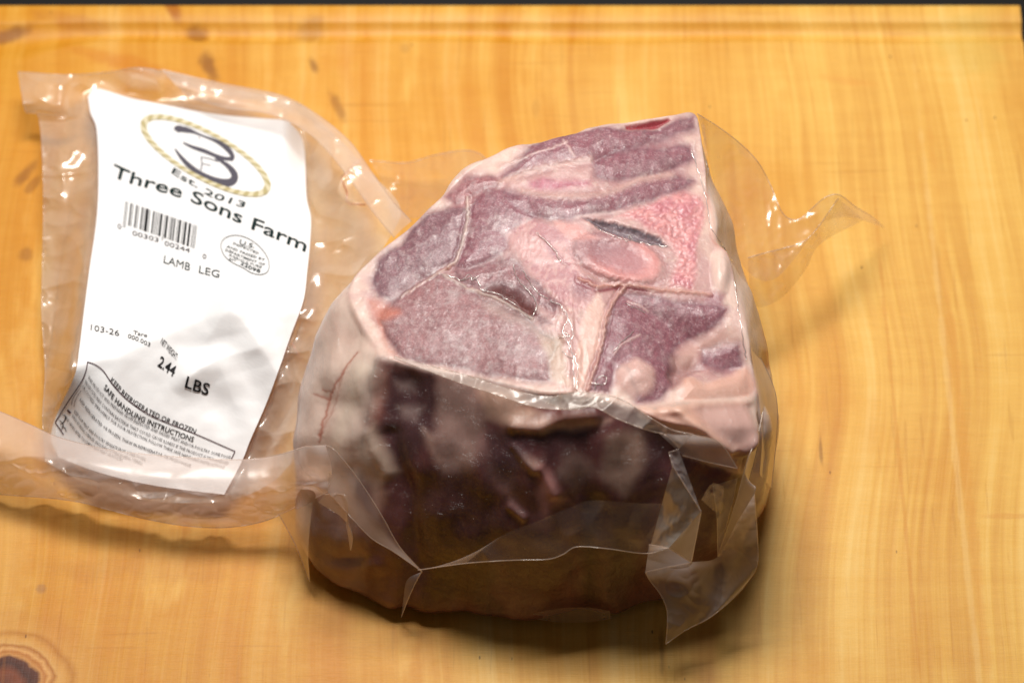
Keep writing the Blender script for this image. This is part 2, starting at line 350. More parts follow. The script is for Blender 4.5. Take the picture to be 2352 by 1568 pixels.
# pair rim and foot by polar angle about a shared centre, unwrapped
cen = np.array([.9, 1.0])
def ang(P): return np.arctan2(P[:, 1]-cen[1], P[:, 0]-cen[0])
cB = BOT[:, :2].mean(0)
aR = np.unwrap(np.arctan2(RIM[:, 1]-RIM[:, 1].mean(), RIM[:, 0]-RIM[:, 0].mean())); aB = np.unwrap(np.arctan2(BOT[:, 1]-cB[1], BOT[:, 0]-cB[0]))
if aB[-1] < aB[0]: pass
tgt = (aR-aB[0]); per = 2*math.pi; sg = -1 if aB[-1] < aB[0] else 1
idx = np.interp(np.mod(sg*tgt, per), np.mod(np.maximum.accumulate(sg*(aB-aB[0])), per+1e-6), np.arange(len(aB)))
FOOT = BOT[np.round(idx).astype(int) % len(BOT)]
k5 = np.ones(41)/41; 
for _ in range(2):
    FOOT = np.stack([np.convolve(np.concatenate([FOOT[-20:, j], FOOT[:, j], FOOT[:20, j]]), k5, 'valid') for j in range(3)], -1)
NS, NT_ = 230, 270
ctr2 = np.array([RIM[:, 0].mean(), RIM[:, 1].mean()])
outw = RIM[:, :2]-ctr2; outw /= np.linalg.norm(outw, axis=1)[:, None]
v = np.linspace(0, 1, NS)[:, None]
side = FOOT[None]*(1-v[..., None])+RIM[None]*v[..., None]
midx_, midy_ = proj(.5*(FOOT+RIM))
leftness = sstep(900, 700, midx_); rightness = sstep(1650, 1760, midx_)
fr_ = sstep(.3, .9, -outw[:, 1]); bul = (.5+.75*leftness+.28*rightness+.05*fr_)[None, :]*np.sin(np.pi*v)**.8+.48*fr_[None, :]*np.sin(np.pi*v**1.9)
side[..., 0] += outw[None, :, 0]*bul; side[..., 1] += outw[None, :, 1]*bul
# the foot tucks under so that the mass rests with a rounded lower edge
tuck = np.clip(1-v/.10, 0, 1)**2*.55
side[..., 0] -= outw[None, :, 0]*tuck; side[..., 1] -= outw[None, :, 1]*tuck
rr = np.linspace(0, 1, NT_)[1:, None]**.97
CT = np.array([ctr2[0], ctr2[1], 6.45])
topg = RIM[None]*(1-rr[..., None])+CT*rr[..., None]
topg[..., 2] += .22*np.sin(np.pi*np.clip(rr, 0, 1)*.5)
P = np.concatenate([side, topg], 0); NR = P.shape[0]
# round the rim
for it in range(14):
    a = max(NS-12, 1); b = NS+9
    P[a:b] = .5*P[a:b]+.25*(P[a-1:b-1]+P[a+1:b+1])
def normals(P):
    du = np.roll(P, -1, 1)-np.roll(P, 1, 1); dv = np.gradient(P, axis=0)
    n = np.cross(du, dv); n /= np.linalg.norm(n, axis=2)[..., None]+1e-12
    return n
def orient(n, P):
    c = P.reshape(-1, 3).mean(0); s = np.sum(n*(P-c), 2).sum(); return n if s > 0 else -n
N = orient(normals(P), P)
X, Y = proj(P)
rowi = np.broadcast_to(np.arange(NR)[:, None], X.shape)
facing = np.sum(N*(CAM-P), 2) > 0
istop = sstep(NS-5, NS+3, rowi.astype(float))
jx = X+7*fbm(X/55, Y/55, 1.3, 2); jy = Y+7*fbm(X/55+50, Y/55, 4.1, 2)
jx2 = X+3*fbm(X/12, Y/12, 1.3, 2); jy2 = Y+3*fbm(X/12+50, Y/12, 4.1, 2)
Pc = P
def f3(s, o=4, off=0.0, g=.5): return fbm(Pc[..., 0]*s+off, Pc[..., 1]*s+off*.7, Pc[..., 2]*s+.01, o, g)
n_big = f3(.5, 3); n_mid = f3(1.7, 4, 5.0); n_fine = f3(5.0, 4, 11.0, .6); n_vf = f3(13.0, 2, 3.0)
# muscle areas of the cut face
REG = {
 'A': ZB((205,790),(225,720),(330,640),(400,560),(450,510),(560,480),(628,470),(615,560),(590,660),(560,720),(500,745),(400,795),(330,855),(280,885),(235,865)),
 'B': ZB((645,450),(700,410),(790,395),(850,420),(900,470),(930,520),(850,550),(800,600),(795,650),(740,700),(620,735),(585,735),(608,660),(630,560)),
 'C': ZB((315,875),(420,800),(510,770),(600,810),(700,885),(830,945),(950,1020),(1035,1085),(1020,1130),(985,1170),(1000,1245),(900,1245),(700,1215),(560,1185),(440,1170),(330,1140),(270,1060),(228,980),(260,920)),
 'D': ZB((690,845),(780,820),(850,850),(930,910),(940,960),(905,968),(800,902)),
 'E': ZB((570,755),(700,735),(820,700),(860,740),(930,800),(990,880),(1045,905),(1020,935),(940,890),(860,840),(780,808),(680,832),(610,800)),
 'F': ZB((870,260),(930,190),(1050,150),(1200,118),(1330,125),(1400,128),(1500,125),(1580,90),(1640,70),(1650,110),(1560,150),(1420,185),(1290,225),(1190,262),(1060,272),(950,298),(860,315),(790,335)),
 'Gm': ZB((1210,275),(1300,230),(1420,205),(1540,202),(1630,210),(1640,260),(1560,292),(1400,322),(1280,345),(1210,325)),
 'H': ZB((800,430),(900,405),(1020,430),(1150,425),(1280,405),(1400,355),(1520,325),(1650,350),(1560,400),(1420,440),(1280,480),(1120,512),(1000,525),(930,500)),
 'I': ZB((1330,865),(1500,880),(1560,900),(1700,900),(1790,930),(1750,1000),(1660,1050),(1560,1100),(1530,1160),(1550,1250),(1500,1330),(1400,1335),(1340,1190),(1290,1200),(1260,1300),(1190,1300),(1225,1170),(1255,1050),(1290,950),(1295,900)),
 'I2': ZB((1700,1110),(1780,1080),(1850,1090),(1865,1190),(1780,1200),(1700,1170)),
 'K': ZB((540,425),(620,350),(740,335),(790,365),(650,410),(570,455)),
}
JP = ZB((800,600),(900,520),(1000,545),(1100,600),(1120,700),(1140,780),(1210,830),(1190,900),(1120,940),(1040,890),(940,790),(860,710))
BONE = None
m_base = srgb(146, 106, 114); m_dark = srgb(122, 82, 86); frost = srgb(204, 184, 182); fat = srgb(232, 198, 184); fatw = srgb(238, 214, 198)
col = np.empty(P.shape); col[:] = fat
rimd = sstep(26, 52, inside_sd(X+10*n_mid, Y+10*n_mid, rim_px))[..., None]; col = col*(1-rimd)+srgb(204, 160, 156)*rimd
w_ = sstep(-.3, .5, n_mid)[..., None]; col = col*(1-w_*.5)+srgb(206, 158, 152)*w_*.5
w_ = sstep(.1, .6, n_fine)[..., None]*.25; col = col*(1-w_)+fatw*w_
grain = np.full(X.shape, .35)
region = np.zeros(X.shape, int)            # 0 fat, 1.. muscles, 20 bone, 30 flesh of the front
disp = .05*n_big + (.010)*n_mid + .003*n_fine*istop
def paint(mask, c):
    global col
    m = np.clip(mask, 0, 1)[..., None]; col = col*(1-m)+c*m
topm = istop
stre = fbm(X/9+Y/30, Y/22-X/60, 2.2, 3)          # muscle fibre, stretched
sd_all = {}
for i, (k, pl) in enumerate(REG.items()):
    d = inside_sd(jx, jy, pl); sd_all[k] = d
    base = {'D': srgb(112, 66, 64), 'E': srgb(150, 102, 106), 'C': srgb(158, 110, 112), 'K': srgb(166, 106, 110), 'A': srgb(136, 92, 100)}.get(k, srgb(144, 90, 100))
    c = base*(1+.22*stre[..., None])
    c = c*(1-.35*sstep(.15, .8, n_mid)[..., None])+m_dark*.35*sstep(.15, .8, n_mid)[..., None]
    fr = .6*sstep(-.15, 1.2, n_fine+.45*n_mid+.25*stre)*(.75 if k in 'ABC' else .4)
    if k == 'D': fr = fr*.2
    c = c*(1-fr[..., None])+frost*fr[..., None]
    paint(sstep(-18, 12, d+6)*topm, c); grain = np.maximum(grain, sstep(-6, 12, d)*topm*(.2 if k == 'D' else 1.0))
    disp += topm*(.05*sstep(-6, 40, d) - .012*np.exp(-((d+5)/10.0)**2))*(0 if k == 'D' else 1)
    if k == 'D': disp -= topm*.16*sstep(-4, 24, d)
    region[(d > 0) & (topm > .5)] = i+1
# pink, marbled middle
d = inside_sd(jx, jy, JP)
c = srgb(214, 164, 162)*(1+.12*stre[..., None]); rd = sstep(0, .5, n_mid+.4*stre)[..., None]; c = c*(1-rd*.65)+srgb(172, 104, 116)*rd*.65
paint(sstep(-8, 10, d)*topm*.9, c)
def splash(pl, c, a=1.0, s0=-6, s1=10):
    d = inside_sd(jx, jy, pl); paint(sstep(s0, s1, d)*a*topm, c); return d
splash(ZB((900,350),(970,330),(1060,345),(1180,345),(1200,375),(1080,392),(960,410),(915,385)), srgb(176, 92, 112)*(1+.2*stre[..., None]), .9, -8, 14)
splash(ZB((1100,780),(1200,790),(1230,830),(1180,880),(1130,890),(1080,840)), srgb(132, 62, 78), .8, -12, 20)
splash(ZB((920,950),(1000,960),(1020,1000),(960,1010)), srgb(116, 60, 66), .85)
splash(ZB((960,580),(1060,680),(1090,740),(1050,730),(980,650)), srgb(160, 98, 112), .7)
splash(ZB((185,890),(320,930),(330,960),(250,990),(270,1100),(330,1150),(270,1120),(215,1000)), srgb(224, 132, 104), .6, -12, 16)
splash(ZB((240,980),(290,1060),(350,1130),(310,1120),(255,1050)), srgb(130, 84, 84), .8)
splash(ZB((940,1020),(1060,1060),(1080,1150),(1090,1280),(1010,1250),(985,1160)), srgb(206, 176, 156), .8, -10, 14)
splash(ZB((680,890),(760,900),(900,975),(1030,1050),(1000,1080),(850,1010),(720,950)), srgb(186, 158, 152), .7, -12, 16)
# cut slot at the back edge
d = splash(ZB((1335,97),(1440,82),(1535,68),(1550,80),(1495,112),(1400,122),(1340,114)), srgb(158, 66, 74), 1, -3, 4); disp -= topm*.12*sstep(-2, 12, d)
# pitted pink area
PIT = ZB((1290,515),(1450,450),(1600,385),(1690,425),(1705,520),(1670,620),(1665,780),(1640,850),(1530,830),(1560,700),(1510,610),(1400,550))
d = inside_sd(jx, jy, PIT); wpit = sstep(-6, 14, d)*topm
hx, hy = X/13.5, Y/9.5
cell = np.clip(1.9*perlin(X/11+.5*perlin(X/20, Y/20), Y/7.5, 3.3), -1, 1)
c = srgb(224, 152, 152)*(1+.10*cell[..., None]+.15*n_mid[..., None]); rd = sstep(.0, .6, n_mid+.3*n_big)[..., None]; c = c*(1-rd*.6)+srgb(190, 104, 122)*rd*.6
paint(wpit*.92, c); disp += wpit*.010*cell
paint(wpit*sstep(.2, .9, -cell)*.35, srgb(178, 104, 112))
# bone
bx, by = ZB((1310, 702))[0]; th = R(17); u_ = ((jx2-bx)*math.cos(th)+(jy2-by)*math.sin(th))/104.0; v_ = (-(jx2-bx)*math.sin(th)+(jy2-by)*math.cos(th))/50.0
rb = np.sqrt(u_*u_+v_*v_)
wb = sstep(1.14, .90, rb+.10*n_mid)*topm
c = srgb(222, 152, 148)*(1+.08*n_fine[..., None]); ii = sstep(.86, .45, rb+.12*n_mid)[..., None]; c = c*(1-ii*.75)+srgb(180, 126, 132)*ii*.75
gg = sstep(.3, -.7, u_+.5*v_)[..., None]*.75; c = c*(1-gg)+srgb(152, 110, 116)*gg
paint(wb, c); paint(sstep(.16, .0, np.abs(rb-1.14))*topm*.35, srgb(160, 100, 110))
disp += topm*(.04*sstep(1.2, .8, rb)-.03*sstep(.85, .5, rb)-.01*np.exp(-((rb-1.1)/.08)**2)); region[(rb < 1.02) & (topm > .5)] = 20
splash(ZB((1010,535),(1110,545),(1190,590),(1230,620),(1130,630),(1060,590)), srgb(226, 160, 154), .8)
# hollow beside the bone
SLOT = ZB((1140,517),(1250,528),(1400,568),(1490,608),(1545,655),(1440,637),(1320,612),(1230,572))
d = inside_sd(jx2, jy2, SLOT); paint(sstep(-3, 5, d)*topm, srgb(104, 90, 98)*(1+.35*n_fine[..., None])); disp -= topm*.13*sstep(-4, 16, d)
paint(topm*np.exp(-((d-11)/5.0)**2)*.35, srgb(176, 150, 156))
# seams
def seam(pl, wid, h, c, a=1.0, groove=0.0):
    global disp
    d = line_d(jx2, jy2, pl); disp += topm*h*np.exp(-(d/wid)**2); paint(topm*a*np.exp(-(d/wid/1.1)**2), c)
    if groove: disp -= topm*groove*(np.exp(-((d-2.3*wid)/wid)**2))
seam(ZB((1130,795),(1220,833),(1330,820),(1500,845),(1650,858),(1725,866)), 3.4, .025, srgb(204, 146, 130), .75, .012)
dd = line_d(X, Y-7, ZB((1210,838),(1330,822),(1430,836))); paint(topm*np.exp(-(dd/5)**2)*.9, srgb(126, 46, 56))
seam(ZB((1335,835),(1280,905),(1255,970),(1240,1060),(1210,1180),(1170,1292)), 3.8, .035, srgb(206, 158, 146), .9, .02)
seam(ZB((632,430),(632,520),(605,640),(575,715),(540,740)), 3.8, .035, srgb(222, 190, 180), .85, .012)
seam(ZB((545,738),(440,800),(330,870)), 3, .03, srgb(206, 170, 160), .8)
seam(ZB((520,775),(640,840),(760,880),(860,930),(920,975)), 3.4, .025, srgb(222, 196, 184), .6)
seam(ZB((880,400),(1000,420),(1150,425),(1280,402),(1400,350),(1540,325)), 8, .015, srgb(226, 178, 166), .6)
seam(ZB((780,360),(860,330),(950,300),(1060,278),(1180,262)), 8, .015, srgb(228, 184, 172), .6)
seam(ZB((940,590),(1000,640),(1060,720),(1080,740)), 2.6, .015, srgb(220, 188, 186), .6)
seam(ZB((1120,515),(1240,500),(1330,490)), 4, .0, srgb(226, 190, 186), .7)
for pl in (((1350,900),(1400,920),(1440,945)), ((1290,1130),(1330,1090),(1400,1050)), ((780,290),(1080,180)), ((1060,170),(1110,240))):
    seam(ZB(*pl), 3, .015, srgb(220, 186, 180), .6)
# fat wedge between the seams, with the film crinkled over it
WED = ZB((1215,850),(1255,900),(1235,1000),(1222,1100),(1165,1290),(1118,1292),(1125,1150),(1145,1000),(1165,920))
splash(WED, srgb(232, 190, 176)*(1+.1*stre[..., None]), .95, -6, 8)
zz = ZB((1000,890),(1055,920),(1085,980),(1062,1030),(1100,1120),(1112,1290)); d = line_d(X+9*perlin(X/20, Y/24, 1.1), Y, zz)
disp += topm*.03*np.exp(-(d/6.0)**2)
d = line_d(X+9*perlin(X/20, Y/24, 7.1), Y, ZB((1095,960),(1100,1040),(1130,1130),(1118,1290))); disp += topm*.025*np.exp(-(d/6)**2)
crk = sstep(60, 10, line_d(X, Y, zz))*topm; disp += crk*.018*ridge(X/18, Y/34)
for k0, cx_, cy_, rx_, ry_ in ((0, 700, 800, 130, 22), (1, 900, 620, 60, 90), (2, 1200, 1270, 70, 60), (3, 1450, 590, 140, 40), (4, 1600, 700, 60, 150)):
    q = ZB((cx_, cy_))[0]; m = np.exp(-((X-q[0])/rx_/.51)**2-((Y-q[1])/ry_/.51)**2)*topm; disp += m*.012*ridge(X/14+k0, Y/18)
# fat lobes near the front right corner
q = ZB((1385,1240))[0]; rr_ = np.hypot((jx-q[0])/50, (jy-q[1])/42); paint(sstep(1.15, .7, rr_)*topm, srgb(222, 178, 168)); disp += topm*.20*sstep(1.3, .1, rr_)
d = splash(ZB((1600,1225),(1700,1262),(1790,1235),(1885,1185),(1935,1260),(1905,1335),(1700,1345),(1590,1345)), srgb(226, 176, 158), .95); d = inside_sd(X, Y, ZB((1600,1225),(1700,1262),(1790,1235),(1885,1185),(1935,1260),(1905,1335),(1700,1345),(1590,1345))); disp += topm*.13*sstep(-14, 30, d)*sstep(1735, 1690, X)
d = inside_sd(jx, jy, ZB((1560,1130),(1650,1150),(1700,1200),(1620,1240),(1560,1290),(1530,1220))); paint(sstep(-8, 10, d)*topm*.6, srgb(140, 98, 96)); disp -= topm*.18*sstep(-10, 20, d)
splash(ZB((1660,1060),(1780,1000),(1850,1050),(1850,1090),(1700,1110),(1640,1180),(1560,1160),(1600,1100)), srgb(218, 172, 160), .75, -14, 20)
# pocket on the right rim
d = line_d(jx2, jy2, ZB((1712,420),(1728,540),(1748,620),(1800,680))); disp -= topm*0+.0; paint(np.exp(-(d/9)**2)*.6, srgb(206, 128, 106))
q = ZB((1770,760))[0]; rr_ = np.hypot((X-q[0])/24, (Y-q[1])/55); disp += topm*.16*sstep(1.2, .2, rr_); paint(topm*sstep(1.2, .6, rr_)*.9, srgb(240, 206, 192))
splash(ZB((1780,930),(1800,860),(1740,850),(1700,880),(1740,910)), srgb(150, 92, 108), .6)

# outer sides: fat cap left, back and right; meat with fat patches in front
sm = 1-topm
vstr = fbm(X/22, Y/110, 1.7, 2); wav = fbm(X/60, Y/100, 6.6, 3)
cs = np.empty(P.shape); cs[:] = srgb(240, 210, 194)
k_ = sstep(-.2, .9, wav)[..., None]; cs = cs*(1-k_*.5)+srgb(228, 188, 172)*k_*.5; cs = cs*(1+.03*vstr[..., None])
left_f = sstep(860, 800, X+ (Y-1000)*.10)
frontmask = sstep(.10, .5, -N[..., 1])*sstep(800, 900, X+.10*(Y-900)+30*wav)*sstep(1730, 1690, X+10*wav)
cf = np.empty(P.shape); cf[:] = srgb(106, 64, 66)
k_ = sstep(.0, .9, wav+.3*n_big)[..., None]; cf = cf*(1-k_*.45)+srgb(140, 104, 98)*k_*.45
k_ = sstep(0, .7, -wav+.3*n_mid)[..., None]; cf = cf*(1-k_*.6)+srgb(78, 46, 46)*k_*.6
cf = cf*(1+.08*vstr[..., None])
def fsplash(pl, c, a=1.0, s0=-16, s1=18, tgt='f'):
    global cf
    d = inside_sd(jx, jy, pl); m = (sstep(s0, s1, d)*a)[..., None]; cf = cf*(1-m)+c*m; return d
Z7 = G(643.5, 780.9, .5076)
PU = srgb(84, 56, 60)
for pl, c_, a_ in (
    (((300,240),(480,120),(560,120),(470,300),(430,420),(310,420)), (150,96,84), .7),
    (((480,120),(720,150),(700,400),(630,520),(520,580),(470,420)), (80,54,58), .9),
    (((715,130),(880,180),(930,400),(870,600),(740,620),(700,420)), (166,138,132), .85),
    (((880,200),(1090,230),(1170,330),(1100,400),(930,340)), (212,178,162), .85),
    (((300,440),(430,385),(500,560),(520,600),(420,690),(330,540)), (214,192,176), .85),
    (((420,640),(480,700),(440,800),(400,740)), (190,160,148), .7),
    (((650,400),(700,440),(740,600),(700,560)), (210,180,170), .6),
    (((520,190),(600,180),(600,240),(540,230)), (180,160,158), .45), (((530,300),(640,300),(610,360),(550,350)), (180,160,158), .5),
    (((880,440),(930,420),(1000,600),(1110,790),(1080,800),(960,640)), (176,140,138), .55),
    (((930,380),(1060,420),(1100,500),(1060,700),(960,600)), (110,84,86), .6),
    (((1060,480),(1100,500),(1170,560),(1150,600),(1090,540)), (190,160,150), .7),
    (((1170,570),(1230,620),(1290,730),(1190,790),(1160,700)), (206,150,148), .75),
    (((1310,480),(1440,590),(1330,700),(1250,600)), (146,120,112), .7),
    (((1470,440),(1640,380),(1690,540),(1560,720),(1440,620)), (160,134,120), .75),
    (((1060,380),(1180,340),(1360,325),(1490,360),(1330,420),(1150,410)), (226,188,176), .9),
    (((1220,345),(1320,335),(1420,345),(1340,385),(1240,380)), (140,88,96), .7),
    (((1100,300),(1300,290),(1400,310),(1240,330)), (120,56,58), .6)):
    fsplash(Z7(*pl), srgb(*c_)*(1+.10*fbm(X/14, Y/30, 5.5, 3)[..., None]), a_)
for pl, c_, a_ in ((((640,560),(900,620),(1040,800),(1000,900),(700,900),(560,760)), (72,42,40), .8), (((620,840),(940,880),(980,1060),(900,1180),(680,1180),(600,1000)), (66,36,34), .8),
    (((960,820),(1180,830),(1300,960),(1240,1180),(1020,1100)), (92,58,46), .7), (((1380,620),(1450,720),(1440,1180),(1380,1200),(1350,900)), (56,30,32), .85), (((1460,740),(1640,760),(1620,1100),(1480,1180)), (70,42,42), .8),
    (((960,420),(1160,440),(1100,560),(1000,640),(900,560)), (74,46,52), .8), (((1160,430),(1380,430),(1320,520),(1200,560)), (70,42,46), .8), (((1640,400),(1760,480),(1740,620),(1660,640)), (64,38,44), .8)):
    fsplash(Z7(*pl), srgb(*c_)*(1+.12*fbm(X/30, Y/60, 2.5, 2)[..., None]), a_, -24, 26)  # dark flesh patches, coloured darker still to carry the shade low on the front
LOB = Z7((1610,300),(1700,315),(1850,282),(2000,268),(2110,268),(2160,240),(2225,360),(2235,480),(2170,560),(2060,590),(1960,560),(1840,500),(1740,420),(1640,350))
d = fsplash(LOB, srgb(224, 180, 168), .95, -6, 8); lobd = d
fsplash(Z7((1860,295),(2000,280),(2130,290),(2165,340),(2080,470),(1980,460),(1900,390)), srgb(206, 172, 168), .8)
fsplash(Z7((1990,500),(2080,440),(2140,340),(2165,380),(2140,500),(2070,575)), srgb(120, 64, 64), .85)
fsplash(Z7((2150,450),(2225,380),(2235,480),(2160,560),(2080,575),(2140,520)), srgb(176, 112, 106), .8)
fsplash(Z7((1860,550),(2060,595),(2040,650),(1880,610)), srgb(112, 44, 46), .9)
for pl_, wd_ in ((((1770,305),(1850,370),(1930,440),(1985,485)), 13), (((1640,305),(1720,315),(1850,282),(2000,268),(2110,266),(2150,232)), 9), (((1840,520),(1960,560),(2070,590)), 7)):
    d = line_d(jx2, jy2, Z7(*pl_)); m = (np.exp(-(d/wd_)**2)*.8)[..., None]; cf = cf*(1-m)+srgb(226, 186, 170)*m
cf = cf*np.array([1.06, .97, .90])
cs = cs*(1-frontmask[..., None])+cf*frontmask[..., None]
# cream roll of fat along the left front corner and veins
d = line_d(jx, jy, D((835,850),(800,930),(775,1020),(770,1100))); m = np.exp(-(d/26)**2)[..., None]*.8; cs = cs*(1-m)+srgb(240, 216, 196)*m
for pl, a_ in ((Z5((460,20),(400,120),(340,210),(310,260),(285,380),(270,480)), .7), (Z5((250,235),(310,260)), .6), (Z5((330,220),(290,215)), .6), (D((790,860),(760,940),(735,1000)), .35)):
    d = line_d(jx2, jy2, pl); m = (np.exp(-(d/3.2)**2)*a_)[..., None]; cs = cs*(1-m)+srgb(186, 96, 70)*m
    disp += sm*(-.008*np.exp(-(d/8)**2))
# dark flesh, deepened with painted shade, at the lower left and the red bits on the right flank
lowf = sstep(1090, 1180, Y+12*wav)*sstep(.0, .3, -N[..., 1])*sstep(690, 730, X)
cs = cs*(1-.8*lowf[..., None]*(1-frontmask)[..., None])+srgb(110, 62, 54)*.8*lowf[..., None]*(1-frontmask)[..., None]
for pl in (Z6((1270,0),(1325,0),(1320,100),(1280,120)), Z6((1255,790),(1310,790),(1290,1000),(1258,1010))):
    d = inside_sd(jx, jy, pl); m = (sstep(-5, 6, d)*.8)[..., None]; cs = cs*(1-m)+srgb(172, 84, 66)*m
redf = np.exp(-(line_d(jx, jy, D((1765,760),(1772,840)))/10)**2)[..., None]*.8; cs = cs*(1-redf)+srgb(188, 84, 66)*redf
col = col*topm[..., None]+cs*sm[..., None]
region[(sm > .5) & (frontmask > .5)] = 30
region[(sm > .5) & (lobd > 0) & (frontmask > .4)] = 0
# relief of the sides
disp += sm*(.16*fbm(X/110, Y/150, 2.0, 2)+.012*vstr)
disp += sm*sstep(-14, 60, inside_sd(X, Y, LOB))*.50*sstep(1745, 1690, X)
disp -= sm*.30*sstep(-12, 34, inside_sd(X, Y, Z7((1990,500),(2080,440),(2140,340),(2165,380),(2140,500),(2070,575))))
disp += sm*sstep(1740, 1700, X)*.18*np.exp(-(line_d(X, Y, Z6((1240,320),(1200,420),(1130,500)))/14)**2)
for pl, h_, w__ in ((Z7((1770,305),(1850,370),(1930,440),(1985,485)), .20, 16), (Z7((1640,305),(1720,315),(1850,282),(2000,268),(2110,266)), .12, 12), (Z7((1060,480),(1150,580)), .08, 12), (Z7((1180,580),(1240,690)), .08, 14), (Z7((400,420),(480,600)), .06, 16), (Z7((1040,760),(1100,800)), .08, 10), (Z6((1240,300),(1320,360),(1330,520)), .08, 16), (Z6((20,390),(140,400),(260,350),(420,340)), .18, 18)):
    disp += sm*h_*np.exp(-(line_d(X, Y, pl)/w__)**2)*sstep(1745, 1700, X)
d = inside_sd(X, Y, Z5((330,1050),(400,1045),(520,1065),(500,1090),(400,1100),(340,1085))); disp -= sm*.06*sstep(-16, 24, d)
disp += sm*.08*np.exp(-(line_d(X, Y, Z5((300,1110),(420,1130),(560,1110)))/20)**2)
# a lobe edge runs down the front
d = line_d(X, Y, D((1350,1000),(1345,1150),(1330,1320))); disp -= sm*.14*np.exp(-(d/38)**2)
d = line_d(X, Y, D((900,1000),(930,1150),(960,1300),(930,1400))); disp -= sm*.15*np.exp(-(d/22)**2)
edge_fade = sstep(0, 14, rowi.astype(float)); disp *= edge_fade
fade_c = sstep(NR-1, NR-14, rowi.astype(float)); disp = disp*fade_c+(1-fade_c)*disp[-1].mean()
P2 = P+N*disp[..., None]
P2[..., 2] = np.maximum(P2[..., 2], 0.02)
N2 = orient(normals(P2), P2)
N2[-3:] = (0, 0, 1)
grain = grain*(1-sm)+sm*.12
VV = P2.reshape(-1, 3); FF = gridfaces(NR, NC, True)
if np.dot(np.cross(VV[FF[5000, 1]]-VV[FF[5000, 0]], VV[FF[5000, 2]]-VV[FF[5000, 0]]), N2.reshape(-1, 3)[FF[5000, 0]]) < 0: FF = FF[:, ::-1]
RG = region.reshape(-1); CO = np.concatenate([np.clip(col.reshape(-1, 3), 0.004, .9)*.86, grain.reshape(-1, 1)], 1); NO = N2.reshape(-1, 3)
frg = RG[FF[:, 0]]
meat = meat_material()
root_loc = np.array(lamb.location)/S
def piece(name, sel, label=None):
    f = FF[sel]
    if len(f) < 20: return
    u, inv = np.unique(f, return_inverse=True)
    o = make(name, VV[u]-root_loc, inv.reshape(f.shape), meat, lamb, CO[u], NO[u])
    if label: o['label'] = label
    return o
piece('fat_layer', frg == 0)
lbl = {1: 'grey purple muscle at the upper left of the cut face', 3: 'largest frosted muscle along the lower left of the cut face', 4: 'dark crescent shaped hollow in the cut face', 6: 'purple muscle along the far edge', 9: 'broad muscle at the lower right of the cut face'}
for i in range(1, len(REG)+1): piece('muscle', frg == i, lbl.get(i))
piece('bone', frg == 20, 'pink oval of cut leg bone')
piece('muscle', frg == 30, 'dark shaded flesh of the near side')
# coarse copy used only for placing the film over the meat
sub = P2[::5, ::10]; bvf = gridfaces(sub.shape[0], sub.shape[1], True)
BV = BVHTree.FromPolygons([Vector(q) for q in sub.reshape(-1, 3)], [tuple(int(k) for k in f) for f in bvf])
camv = Vector(CAM)
def hz(x, y, off=0.0):
    """height (cm) at which the sight line of a layout point first meets the meat or the board, plus off"""
    p = unproj(x, y, 0.0); d = Vector(p)-camv; L = d.length
    h = BV.ray_cast(camv, d.normalized(), L+1)
    return (h[0].z if h[0] is not None else 0.0)+off

# ---------------------------------------------------------------- the bag, its loose film and its label
bag = thing('vacuum_bag', 'clear crinkled vacuum bag with a white printed label, spread left of and around the meat', 'vacuum bag', unproj(430, 700, 0))
bag_loc = np.array(bag.location)/S
film_clear = film_material('bag_film_clear', .27, (255, 246, 234), .12, .22, 1.0, .30, .35, (.995, .99, .98), spec=1.0)
film_milky = film_material('bag_film_milky', .30, (248, 232, 222), .28, .30, 1.0, .35, .3, spec=.45)
film_thin = film_material('bag_film_thin', .12, (230, 210, 204), .14, .35, 1.2, .30, .5, spec=.5)
film_grey = film_material('bag_film_grey', .34, (228, 218, 218), .16, .30, 1.0, .40, .6, spec=.28)
rim_mat = film_material('bag_film_cut_edge', .34, (240, 222, 210), .2, .1, 1.0, .3, .6)

def zc(pts, z):
    p = np.asarray(pts, float); zz = np.full(len(p), float(z)) if np.isscalar(z) else np.asarray(z, float)
    return np.concatenate([p, zz[:, None]], 1)
def zh(pts, off):
    p = np.asarray(pts, float); off = np.full(len(p), off) if np.isscalar(off) else off
    return np.concatenate([p, np.array([[hz(a, b, o)] for (a, b), o in zip(p, off)])], 1)
def coons(T, B, L, Rr, nu, nv):
    T, B, L, Rr = [np.asarray(q, float).copy() for q in (T, B, L, Rr)]
    L[0] = T[0]; L[-1] = B[0]; Rr[0] = T[-1]; Rr[-1] = B[-1]
    T, B = spline(T, nu), spline(B, nu); L, Rr = spline(L, nv), spline(Rr, nv)
    u = np.linspace(0, 1, nu)[None, :, None]; v = np.linspace(0, 1, nv)[:, None, None]
    return (1-v)*T[None]+v*B[None]+(1-u)*L[:, None]+u*Rr[:, None]-((1-u)*(1-v)*T[0]+u*(1-v)*T[-1]+(1-u)*v*B[0]+u*v*B[-1])
def tube(pts, r, k=5):
    pts = np.asarray(pts); n = len(pts); t = np.gradient(pts, axis=0); t /= np.linalg.norm(t, axis=1)[:, None]+1e-9
    up = np.array([0, -.4, 1.0]); a = np.cross(t, up); a /= np.linalg.norm(a, axis=1)[:, None]+1e-9; b = np.cross(t, a)
    th = np.arange(k)/k*2*math.pi
    V = pts[:, None]+r*(np.cos(th)[None, :, None]*a[:, None]+np.sin(th)[None, :, None]*b[:, None])
    return V.reshape(-1, 3), gridfaces(n, k, True)
